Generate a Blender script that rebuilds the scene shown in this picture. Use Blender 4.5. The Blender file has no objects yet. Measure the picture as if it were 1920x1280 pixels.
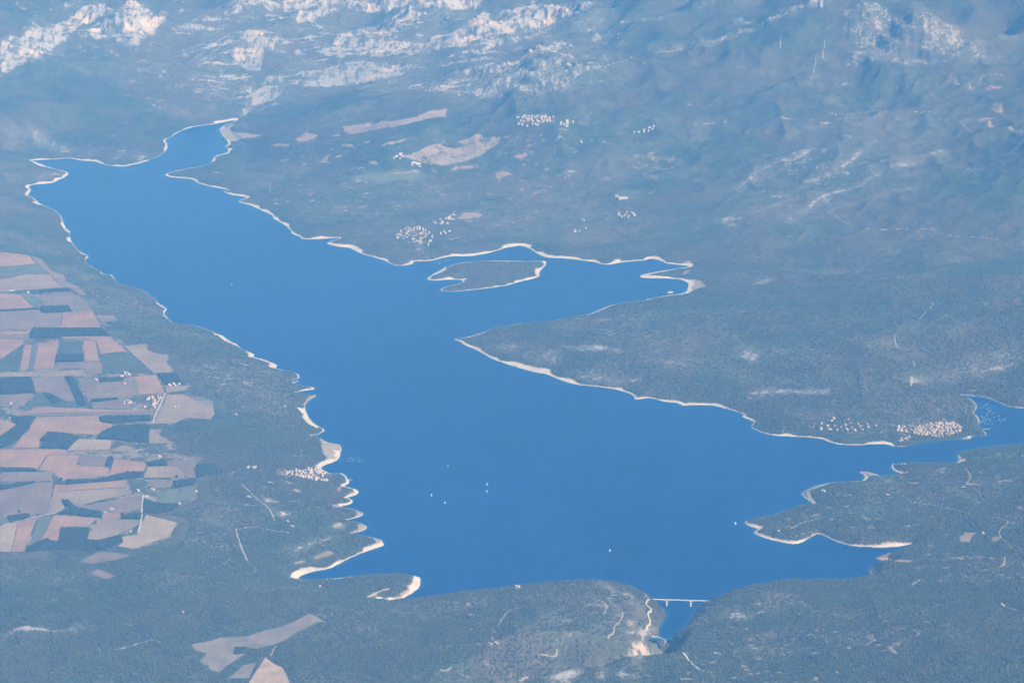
import bpy, bmesh, math, random
import numpy as np

# ------------------------------------------------------------------ camera, sky, sun, exposure
sc = bpy.context.scene
COL = sc.collection
CAM_Z, PITCH, FPX = 5500.0, math.radians(17.0), 5733.0
cam = bpy.data.cameras.new('camera')
cam.sensor_width = 36.0
cam.lens = 36.0 * FPX / 1920.0
cam.clip_start, cam.clip_end = 10.0, 200000.0
camo = bpy.data.objects.new('camera', cam)
COL.objects.link(camo)
camo.location = (0, 0, CAM_Z)
camo.rotation_euler = (math.pi / 2 - PITCH, 0, 0)
sc.camera = camo

SUN_EL, SUN_AZ = 41.0, 125.0            # azimuth clockwise from +Y (the view direction)
world = bpy.data.worlds.new('World')
sc.world = world
world.use_nodes = True
wn = world.node_tree
wn.nodes.clear()
wsky = wn.nodes.new('ShaderNodeTexSky')
wsky.sky_type = 'NISHITA'
wsky.sun_disc = False
wsky.sun_elevation = math.radians(SUN_EL)
wsky.sun_rotation = math.radians(SUN_AZ)
wsky.altitude = 500
wbg = wn.nodes.new('ShaderNodeBackground')
wbg.inputs['Strength'].default_value = 0.10
wout = wn.nodes.new('ShaderNodeOutputWorld')
wn.links.new(wsky.outputs[0], wbg.inputs[0])
wn.links.new(wbg.outputs[0], wout.inputs[0])

sl = bpy.data.lights.new('sun', 'SUN')
sl.energy = 4.0
sl.angle = math.radians(0.5)
sl.color = (1.0, 0.95, 0.88)
so = bpy.data.objects.new('sun', sl)
COL.objects.link(so)
so.location = (3000, 3000, 5400)
so.rotation_euler = (math.radians(90 - SUN_EL), 0, math.radians(180 - SUN_AZ))
vs = sc.view_settings
vs.view_transform = 'Standard'
vs.look = 'None'
vs.exposure = 0.54
vs.gamma = 1.0
vs.use_curve_mapping = False
sc.cycles.use_denoising = True
sc.cycles.denoiser = "OPENIMAGEDENOISE"
sc.cycles.denoising_input_passes = "RGB_ALBEDO_NORMAL"
sc.cycles.denoising_prefilter = "FAST"
sc.cycles.max_bounces = 4
sc.cycles.volume_bounces = 1

HAZE_DENSITY = 3.0e-5
HAZE_COLOR = (0.105, 0.385, 0.90)
HAZE_G = -0.25

R_ = random.Random(7)
NP = np.random.default_rng(11)

# ------------------------------------------------------------------ small maths
SP, CP = math.sin(PITCH), math.cos(PITCH)


def rays(uv):
    uv = np.asarray(uv, float)
    a = (uv[:, 0] - 960) / FPX
    b = (640 - uv[:, 1]) / FPX
    return np.stack([a, CP + b * SP, -SP + b * CP], 1)


def ground(uv, z=0.0):
    """where the line of sight of a photo point meets the level z"""
    d = rays(uv)
    t = (np.asarray(z, float) - CAM_Z) / d[:, 2]
    return np.stack([d[:, 0] * t, d[:, 1] * t], 1)


_tab = NP.random((256, 256)).astype(np.float32)


def vnoise(x, y, seed=0):
    x = x + seed * 17.31
    y = y + seed * 9.77
    xi = np.floor(x)
    yi = np.floor(y)
    fx = (x - xi).astype(np.float32)
    fy = (y - yi).astype(np.float32)
    xi = xi.astype(np.int64)
    yi = yi.astype(np.int64)
    fx = fx * fx * fx * (fx * (fx * 6 - 15) + 10)
    fy = fy * fy * fy * (fy * (fy * 6 - 15) + 10)
    a = _tab[xi & 255, yi & 255]
    b = _tab[(xi + 1) & 255, yi & 255]
    c = _tab[xi & 255, (yi + 1) & 255]
    d = _tab[(xi + 1) & 255, (yi + 1) & 255]
    return (a + (b - a) * fx) * (1 - fy) + (c + (d - c) * fx) * fy


def fbm(x, y, lam, octs=4, seed=0, ridged=False, gain=0.5):
    s = np.zeros(np.shape(x), np.float32)
    amp, tot = 1.0, 0.0
    ca, sa = math.cos(0.6), math.sin(0.6)
    for o in range(octs):
        v = vnoise(x / lam, y / lam, seed + o * 3)
        if ridged:
            v = 1 - np.abs(2 * v - 1)
            v = v * v
        s += amp * v
        tot += amp
        amp *= gain
        lam *= 0.5
        x, y = x * ca - y * sa, x * sa + y * ca
    return s / tot


def sstep(a, b, x):
    t = np.clip((x - a) / (b - a), 0, 1)
    return t * t * (3 - 2 * t)


def smin(a, b, k):
    h = np.clip(0.5 + 0.5 * (b - a) / k, 0, 1)
    return b + (a - b) * h - k * h * (1 - h)


def seg_dist(px, py, pts, closed):
    """distance from points to a polyline"""
    best = np.full(px.shape, 1e18)
    n = len(pts)
    for i in range(n if closed else n - 1):
        ax, ay = pts[i]
        bx, by = pts[(i + 1) % n]
        dx, dy = bx - ax, by - ay
        L = dx * dx + dy * dy + 1e-9
        t = np.clip(((px - ax) * dx + (py - ay) * dy) / L, 0, 1)
        q = (px - ax - t * dx) ** 2 + (py - ay - t * dy) ** 2
        np.minimum(best, q, out=best)
    return np.sqrt(best)


def inside(px, py, pts):
    r = np.zeros(px.shape, bool)
    n = len(pts)
    for i in range(n):
        ax, ay = pts[i]
        bx, by = pts[(i + 1) % n]
        if ay == by:
            continue
        c = (ay > py) != (by > py)
        r ^= c & (px < (bx - ax) * (py - ay) / (by - ay) + ax)
    return r


def catmull(p, closed=True, k=3):
    p = np.asarray(p, float)
    n = len(p)
    out = []
    for i in range(n if closed else n - 1):
        if closed:
            p0, p1, p2, p3 = p[(i - 1) % n], p[i], p[(i + 1) % n], p[(i + 2) % n]
        else:
            p0, p1, p2, p3 = p[max(i - 1, 0)], p[i], p[i + 1], p[min(i + 2, n - 1)]
        for j in range(k):
            t = j / k
            out.append(0.5 * ((2 * p1) + (p2 - p0) * t + (2 * p0 - 5 * p1 + 4 * p2 - p3) * t * t
                              + (3 * p1 - p0 - 3 * p2 + p3) * t ** 3))
    if not closed:
        out.append(p[-1])
    return np.array(out)


# ------------------------------------------------------------------ survey: the shore line of the lake
LAKE = [(1238, 1198), (1234, 1186), (1237, 1172), (1246, 1158), (1246, 1146), (1238, 1134), (1228, 1126), (1212, 1116),
        (1185, 1107), (1150, 1102), (1107, 1099), (1040, 1103), (973, 1109), (923, 1115), (857, 1120), (800, 1126),
        (767, 1130), (722, 1129), (750, 1123), (773, 1110), (786, 1098), (787, 1083), (773, 1081), (763, 1078),
        (730, 1076), (673, 1079), (633, 1084), (590, 1086), (562, 1085), (563, 1080), (587, 1071), (617, 1065),
        (640, 1054), (673, 1038), (707, 1026), (719, 1021), (712, 1011), (692, 1006), (672, 1002), (657, 999),
        (677, 996), (688, 990), (682, 983), (664, 977), (650, 975), (667, 970), (680, 966), (679, 960), (667, 956), (647, 951),
        (640, 948), (653, 946), (662, 940), (655, 935), (648, 933), (665, 928), (671, 923), (668, 918), (657, 915),
        (645, 911), (652, 906), (653, 901), (648, 891), (640, 887), (625, 888), (612, 884), (601, 878), (610, 871),
        (625, 866), (634, 859), (639, 847), (639, 837), (630, 832), (613, 829), (600, 821), (582, 817), (597, 814), (608, 806),
        (597, 800), (587, 792), (578, 780), (573, 770), (572, 760), (577, 752), (590, 744), (593, 740), (580, 740),
        (555, 736), (570, 732), (589, 729), (583, 725), (563, 722), (551, 718), (561, 714), (547, 711), (560, 709),
        (561, 704), (552, 698), (533, 694), (517, 690), (519, 685), (510, 680), (493, 674), (475, 669), (476, 664),
        (467, 660), (455, 655), (442, 645), (430, 639), (415, 629), (400, 623), (393, 619), (370, 612), (350, 608),
        (325, 605), (313, 595), (308, 587), (313, 579), (297, 569), (290, 559), (278, 553), (268, 543), (245, 538),
        (220, 529), (210, 516), (195, 513), (167, 497), (160, 487), (165, 480), (150, 472), (136, 457), (131, 444), (130, 434),
        (123, 427), (115, 408), (110, 400), (97, 392), (77, 383), (63, 372), (52, 366), (58, 357), (54, 350), (64, 346),
        (98, 343), (112, 336), (125, 330), (126, 323), (107, 318), (87, 312), (67, 304), (60, 301), (93, 299), (133, 297),
        (153, 301), (180, 303), (193, 308), (213, 311), (233, 312), (257, 307), (287, 298), (307, 287), (315, 273),
        (310, 263), (320, 258), (337, 247), (363, 238), (393, 234), (420, 229), (442, 225), (433, 230), (422, 234), (412, 243),
        (415, 252), (423, 262), (428, 270), (421, 275), (428, 280), (423, 287), (403, 293), (393, 307), (367, 313),
        (350, 316), (312, 326), (320, 332), (360, 336), (373, 344), (407, 352), (428, 356), (420, 359), (433, 365),
        (462, 370), (446, 378), (467, 384), (490, 394), (510, 403), (515, 411), (533, 421), (546, 432), (548, 438), (563, 444),
        (567, 448), (600, 448), (638, 446), (613, 456), (633, 462), (657, 465), (677, 475), (717, 487), (743, 498),
        (773, 495), (777, 490), (807, 489), (840, 481), (880, 480), (917, 474), (947, 465), (970, 461), (987, 463),
        (1003, 472), (1023, 482), (1057, 484), (1090, 488), (1113, 491), (1137, 496), (1170, 491), (1207, 488), (1223, 485),
        (1243, 490), (1253, 494), (1280, 497), (1291, 500), (1273, 503), (1240, 508), (1212, 513), (1200, 517),
        (1207, 521), (1253, 522), (1280, 525), (1290, 532), (1289, 543), (1280, 550), (1257, 553), (1213, 561), (1187, 566),
        (1160, 569), (1137, 575), (1107, 588), (1083, 592), (1053, 597), (1030, 602), (977, 606), (950, 611), (927, 614),
        (908, 622), (887, 629), (862, 634), (850, 636), (862, 640), (870, 646), (897, 657), (923, 672), (960, 685),
        (993, 695), (1023, 701), (1047, 710), (1077, 720), (1113, 724), (1157, 730), (1177, 736), (1190, 743),
        (1191, 748), (1220, 746), (1243, 752), (1270, 755), (1282, 760), (1300, 759), (1337, 760), (1370, 768), (1394, 776),
        (1392, 781), (1413, 790), (1408, 800), (1423, 808), (1450, 816), (1493, 818), (1533, 821), (1563, 830),
        (1590, 834), (1657, 832), (1677, 837), (1703, 836), (1730, 830), (1780, 825), (1817, 823), (1825, 818),
        (1850, 816), (1843, 806), (1837, 800), (1836, 789), (1832, 780), (1827, 775), (1830, 760), (1820, 748), (1802, 740),
        (1847, 745), (1867, 751), (1887, 760), (1907, 764), (1930, 765), (2000, 772), (2150, 775), (2300, 790), (2350, 815),
        (2250, 825), (2100, 815), (2000, 822), (1930, 830), (1847, 838), (1805, 846), (1793, 852), (1798, 863), (1780, 867),
        (1730, 867), (1690, 868), (1673, 871), (1676, 881), (1690, 888), (1672, 891), (1650, 891), (1633, 886), (1613, 884),
        (1622, 893), (1616, 901), (1597, 902), (1563, 904), (1533, 910), (1513, 918), (1503, 925), (1510, 933), (1525, 944),
        (1500, 948), (1460, 961), (1427, 970), (1397, 977), (1403, 985), (1422, 991), (1414, 996), (1420, 1003),
        (1447, 1011), (1480, 1018), (1500, 1017), (1520, 1006), (1535, 1000), (1550, 1006), (1570, 1015), (1600, 1022),
        (1640, 1025), (1680, 1024), (1707, 1020), (1697, 1029), (1680, 1036), (1660, 1041), (1643, 1046), (1663, 1051),
        (1672, 1056), (1650, 1058), (1633, 1064), (1634, 1082), (1608, 1090), (1563, 1095), (1513, 1096), (1447, 1098), (1407, 1107),
        (1380, 1112), (1350, 1122), (1328, 1130), (1309, 1138), (1303, 1150), (1289, 1170), (1279, 1181), (1264, 1190), (1249, 1199)]
ISLAND = [(802, 524), (806, 518), (816, 512), (838, 500), (870, 492), (905, 489), (950, 489), (990, 490), (1012, 489), (1024, 491),
          (1020, 500), (1012, 508), (1010, 517), (1000, 522), (970, 529), (945, 536), (915, 540), (880, 544), (843, 547), (826, 543),
          (840, 537), (856, 533), (868, 528), (862, 524), (840, 524), (815, 526)]
ISLETS = [[(1249, 548), (1258, 546), (1263, 548), (1256, 550)]]
lake_w = catmull(ground(LAKE), True, 3)
isl_w = [catmull(ground(p), True, 3) for p in [ISLAND] + ISLETS]

# ------------------------------------------------------------------ survey: heights above the lake (photo x, y, metres)
ANCH = [(0, 480, 118), (60, 495, 118), (0, 760, 118), (0, 1000, 118), (200, 640, 118), (320, 690, 118), (370, 780, 118), (250, 850, 118),
        (350, 880, 118), (200, 1000, 118), (310, 985, 118), (-250, 750, 118), (-250, 480, 118), (130, 560, 118),
        (60, 430, 60), (0, 390, 90), (-150, 380, 130), (10, 320, 45), (-150, 300, 80),
        (480, 760, 70), (430, 640, 55), (540, 880, 55), (480, 950, 90), (600, 1020, 45), (430, 1000, 100), (700, 1092, 28),
        (640, 1112, 50), (330, 610, 45), (220, 560, 80), (400, 900, 112), (420, 830, 110),
        (100, 1150, 150), (200, 1085, 120), (0, 1250, 175), (300, 1180, 140), (480, 1200, 125), (500, 1260, 125), (600, 1250, 140),
        (100, 1050, 112), (-250, 1150, 160), (300, 1300, 150), (0, 1350, 180),
        (800, 1180, 125), (950, 1135, 112), (1100, 1116, 105), (1000, 1200, 140), (1180, 1140, 85), (1130, 1230, 140),
        (800, 1260, 150), (1000, 1320, 150), (1185, 1175, 75), (860, 1140, 95),
        (1400, 1140, 80), (1500, 1110, 92), (1350, 1200, 105), (1500, 1220, 150), (1700, 1150, 110), (1850, 1200, 140),
        (1300, 1260, 140), (1600, 1105, 70), (1320, 1160, 45), (1600, 1330, 170), (1900, 1330, 190), (2150, 1200, 160),
        (1700, 960, 40), (1850, 940, 50), (1600, 950, 32), (1480, 985, 18), (1880, 1050, 80), (1750, 1040, 55), (1850, 880, 28),
        (1920, 900, 55), (2150, 950, 90), (1560, 985, 28),
        (910, 636, 25), (1000, 640, 60), (1120, 640, 95), (1300, 630, 120), (1450, 640, 140), (1600, 620, 170), (1750, 600, 210),
        (1900, 610, 230), (1300, 720, 55), (1500, 760, 70), (1750, 775, 30), (1880, 690, 160), (1400, 580, 95), (1900, 540, 200),
        (1920, 730, 60), (2150, 650, 240), (1650, 720, 100),
        (1400, 520, 22), (1500, 480, 70), (1700, 470, 120), (1900, 450, 160), (2150, 450, 200),
        (800, 440, 28), (650, 420, 35), (700, 350, 45), (500, 350, 30), (900, 400, 45), (1100, 430, 40), (1200, 400, 65), (1000, 330, 90),
        (850, 300, 120), (600, 320, 50), (500, 280, 50), (1000, 228, 330), (1200, 240, 310), (850, 235, 250), (700, 245, 160),
        (1250, 330, 160), (1400, 300, 230), (1400, 400, 150), (1600, 350, 280), (1800, 350, 320), (1700, 230, 430), (1900, 230, 500),
        (2150, 230, 600), (2150, 350, 420),
        (915, 505, 26),
        (200, 275, 60), (100, 210, 150), (250, 190, 190), (0, 250, 130), (0, 140, 420), (100, 95, 560), (250, 50, 780), (400, 150, 340),
        (350, 205, 130), (470, 60, 720), (480, 180, 260), (480, 120, 520), (-150, 150, 480), (0, 60, 650), (0, 0, 760), (250, 0, 850),
        (-150, 0, 800), (560, 190, 330),
        (700, 190, 430), (1000, 190, 420), (700, 120, 640), (1000, 120, 610), (700, 50, 880), (1000, 45, 830), (700, -40, 1150),
        (1000, -40, 1100), (1300, 110, 560), (1300, 0, 820), (1500, 100, 680), (1650, 10, 1020), (1800, 60, 880), (1900, 20, 1000),
        (1600, 125, 600), (1900, 125, 660), (2150, 100, 800), (1650, -60, 1200), (2150, -60, 1100), (400, -60, 950), (100, -60, 900),
        (-150, -80, 900), (1300, -60, 1000)]
ANCH = np.array(ANCH, float)
AXY = ground(ANCH[:, :2], ANCH[:, 2]) / 1000.0


def tps_fit(xy, z, lam=2e-3):
    n = len(xy)
    r2 = ((xy[:, None] - xy[None]) ** 2).sum(-1)
    K = np.where(r2 > 0, 0.5 * r2 * np.log(np.maximum(r2, 1e-12)), 0) + lam * np.eye(n)
    P = np.c_[np.ones(n), xy]
    A = np.zeros((n + 3, n + 3))
    A[:n, :n], A[:n, n:], A[n:, :n] = K, P, P.T
    return np.linalg.solve(A, np.r_[z, 0, 0, 0])


TW = tps_fit(AXY, ANCH[:, 2])


def tps(x, y):
    x = x / 1000.0
    y = y / 1000.0
    v = TW[-3] + TW[-2] * x + TW[-1] * y
    for i in range(len(AXY)):
        r2 = (x - AXY[i, 0]) ** 2 + (y - AXY[i, 1]) ** 2 + 1e-9
        v = v + TW[i] * 0.5 * r2 * np.log(r2)
    return v


# ------------------------------------------------------------------ ground grid
def hw(y):
    return 0.1675 * np.sqrt(np.maximum(y, 11800.0) ** 2 + CAM_Z ** 2)


S_f = np.linspace(-1.1, 1.1, 901)
ext = 1.1 + (np.linspace(0, 1, 15)[1:] ** 2) * 3.6
S = np.r_[-ext[::-1], S_f, ext]
Yf = [12050.0]
while Yf[-1] < 26800:
    Yf.append(Yf[-1] * 1.00078)
Y = np.r_[np.linspace(-30000, 10500, 15), [11300, 11700, 11900], Yf, Yf[-1] + np.array([60, 160, 320, 600, 1000, 1600, 2500, 4000, 6500, 10000, 15000, 22000, 30000])]
NS, NY = len(S), len(Y)
HWY = hw(Y)
GX = (S[None, :] * HWY[:, None])
GY = np.repeat(Y[:, None], NS, 1)


def full_sdf(px, py):
    d = seg_dist(px, py, lake_w, True)
    ins = inside(px, py, lake_w)
    d = np.where(ins, -d, d)                       # negative in the lake
    for p in isl_w:
        di = seg_dist(px, py, p, True)
        ii = inside(px, py, p)
        d = np.maximum(d, np.where(ii, di, -di))
    return d


# exact near the shore, interpolated from a coarse grid elsewhere
st = 6
ri = np.unique(np.r_[np.arange(0, NY, st), NY - 1])
ci = np.unique(np.r_[np.arange(0, NS, st), NS - 1])
coarse = full_sdf(GX[np.ix_(ri, ci)], GY[np.ix_(ri, ci)])
tmp = np.stack([np.interp(np.arange(NS), ci, row) for row in coarse])
D = np.stack([np.interp(np.arange(NY), ri, tmp[:, j]) for j in range(NS)], 1)
near = (np.abs(D) < 170) & (GY > 11000) & (GY < 27000)
D[near] = full_sdf(GX[near], GY[near])
D = D + (fbm(GX, GY, 46, 3, 3) - 0.5) * 13 * sstep(400, 60, np.abs(D))

PLATEAU = [(-330, 470), (0, 474), (50, 480), (95, 500), (120, 528), (165, 562), (172, 580), (215, 590), (228, 604), (200, 615),
           (240, 648), (275, 643), (285, 660), (320, 668), (315, 680), (330, 697), (325, 708), (365, 720), (350, 735), (398, 750), (406, 780),
           (395, 790), (350, 785), (310, 800), (300, 812), (335, 832), (330, 850), (392, 858), (362, 873), (370, 900), (368, 938), (336, 950),
           (272, 958), (268, 966), (334, 980), (318, 1010), (285, 1020), (255, 1032), (215, 1026), (165, 1014), (112, 1017), (60, 1030), (46, 1038),
           (-330, 1040)]
plat_w = ground(PLATEAU, 118.0)
dp_c = np.where(inside(GX[np.ix_(ri, ci)], GY[np.ix_(ri, ci)], plat_w), 1, -1) * seg_dist(GX[np.ix_(ri, ci)], GY[np.ix_(ri, ci)], plat_w, True)
tmp = np.stack([np.interp(np.arange(NS), ci, row) for row in dp_c])
DP = np.stack([np.interp(np.arange(NY), ri, tmp[:, j]) for j in range(NS)], 1)
plat = sstep(-130, 5, DP)

GORGE = ground([(1244, 1204), (1226, 1222), (1211, 1238), (1198, 1250), (1176, 1257), (1140, 1263), (1100, 1271), (1050, 1285), (980, 1302), (900, 1330)], 0.0)
DG = np.full(GX.shape, 9999.0)
m = (GX > -700) & (GX < 1300) & (GY > 10500) & (GY < 14200)
DG[m] = seg_dist(GX[m], GY[m], GORGE, False)

U = tps(GX, GY)
inner = sstep(1.45, 1.2, np.abs(S))[None, :] * sstep(11000, 12000, Y)[:, None] * sstep(28500, 26500, Y)[:, None]
far_hills = 140 + 260 * fbm(GX, GY, 6000, 5, 21) + sstep(22000, 27000, GY) * (500 + 500 * fbm(GX, GY, 5000, 5, 8))
U = far_hills + (np.clip(U, 8, 1500) - far_hills) * inner
# relief: wooded ridges and ravines
ramp = sstep(20, 420, D)
rough = np.clip(U, 0, 500) / 500
U = U + ramp * (1 - plat) * ((fbm(GX, GY, 900, 4, 5) - 0.5) * (36 + 250 * rough) + (fbm(GX, GY, 330, 3, 14, True) - 0.35) * (14 + 60 * rough))
U = U * (1 - plat) + 118.0 * plat
U = np.maximum(U, 6)
# how steeply the banks rise from the water
slope = 0.24 + 0.12 * fbm(GX, GY, 500, 2, 31)
slope = slope + 0.5 * sstep(15300, 14500, GY) * sstep(-900, -500, GX)
slope = slope - 0.10 * sstep(17500, 19000, GY)
H = smin(slope * np.maximum(D, 0), U, 25.0)
H = np.where(D < 0, np.maximum(0.16 * D, -30 + 4 * np.sin(D / 200)), np.maximum(H, 0.02 * D))
gw = -72 + np.maximum(DG - 9, 0) * (0.85 + 0.45 * fbm(GX, GY, 120, 2, 2))
H = np.where((DG < 500) & (D > -3), np.minimum(H, np.maximum(gw, -72)), H)
H0 = H


def hmap(x, y, grid=None):
    """height of the ground sheet"""
    g = H if grid is None else grid
    x = np.asarray(x, float)
    y = np.asarray(y, float)
    j = np.clip(np.searchsorted(Y, y) - 1, 0, NY - 2)
    fy = np.clip((y - Y[j]) / (Y[j + 1] - Y[j]), 0, 1)

    def row(jj):
        s = x / HWY[jj]
        i = np.clip(np.searchsorted(S, s) - 1, 0, NS - 2)
        f = np.clip((s - S[i]) / (S[i + 1] - S[i]), 0, 1)
        return g[jj, i] * (1 - f) + g[jj, i + 1] * f
    return row(j) * (1 - fy) + row(j + 1) * fy


def hit(uv):
    """where the line of sight of a photo point first meets the ground sheet"""
    uv = np.asarray(uv, float).reshape(-1, 2)
    d = rays(uv)
    ys = np.arange(11900, 27400, 12.0)
    t = ys[None, :] / d[:, 1:2]
    X = d[:, 0:1] * t
    Z = CAM_Z + d[:, 2:3] * t
    g = hmap(X, np.broadcast_to(ys, X.shape)) - Z
    k = np.argmax(g > 0, 1)
    k = np.where((g > 0).any(1), k, len(ys) - 1)
    k = np.maximum(k, 1)
    n = np.arange(len(uv))
    g0, g1 = g[n, k - 1], g[n, k]
    f = np.clip(-g0 / (g1 - g0 + 1e-9), 0, 1)
    x = X[n, k - 1] * (1 - f) + X[n, k] * f
    y = ys[k - 1] * (1 - f) + ys[k] * f
    return np.stack([x, y], 1)


# crops of the survey were read three times enlarged: shift back to photo coordinates
def q(ox, oy, *pts):
    return [(ox + a / 3.0, oy + b / 3.0) for a, b in pts]


def c1(*p): return q(0, 0, *p)
def c2(*p): return q(640, 0, *p)
def c3(*p): return q(1280, 0, *p)
def c4(*p): return q(0, 427, *p)
def c5(*p): return q(640, 427, *p)
def c6(*p): return q(1280, 427, *p)
def c7(*p): return q(0, 853, *p)
def c8(*p): return q(640, 853, *p)
def c9(*p): return q(1280, 853, *p)


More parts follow.
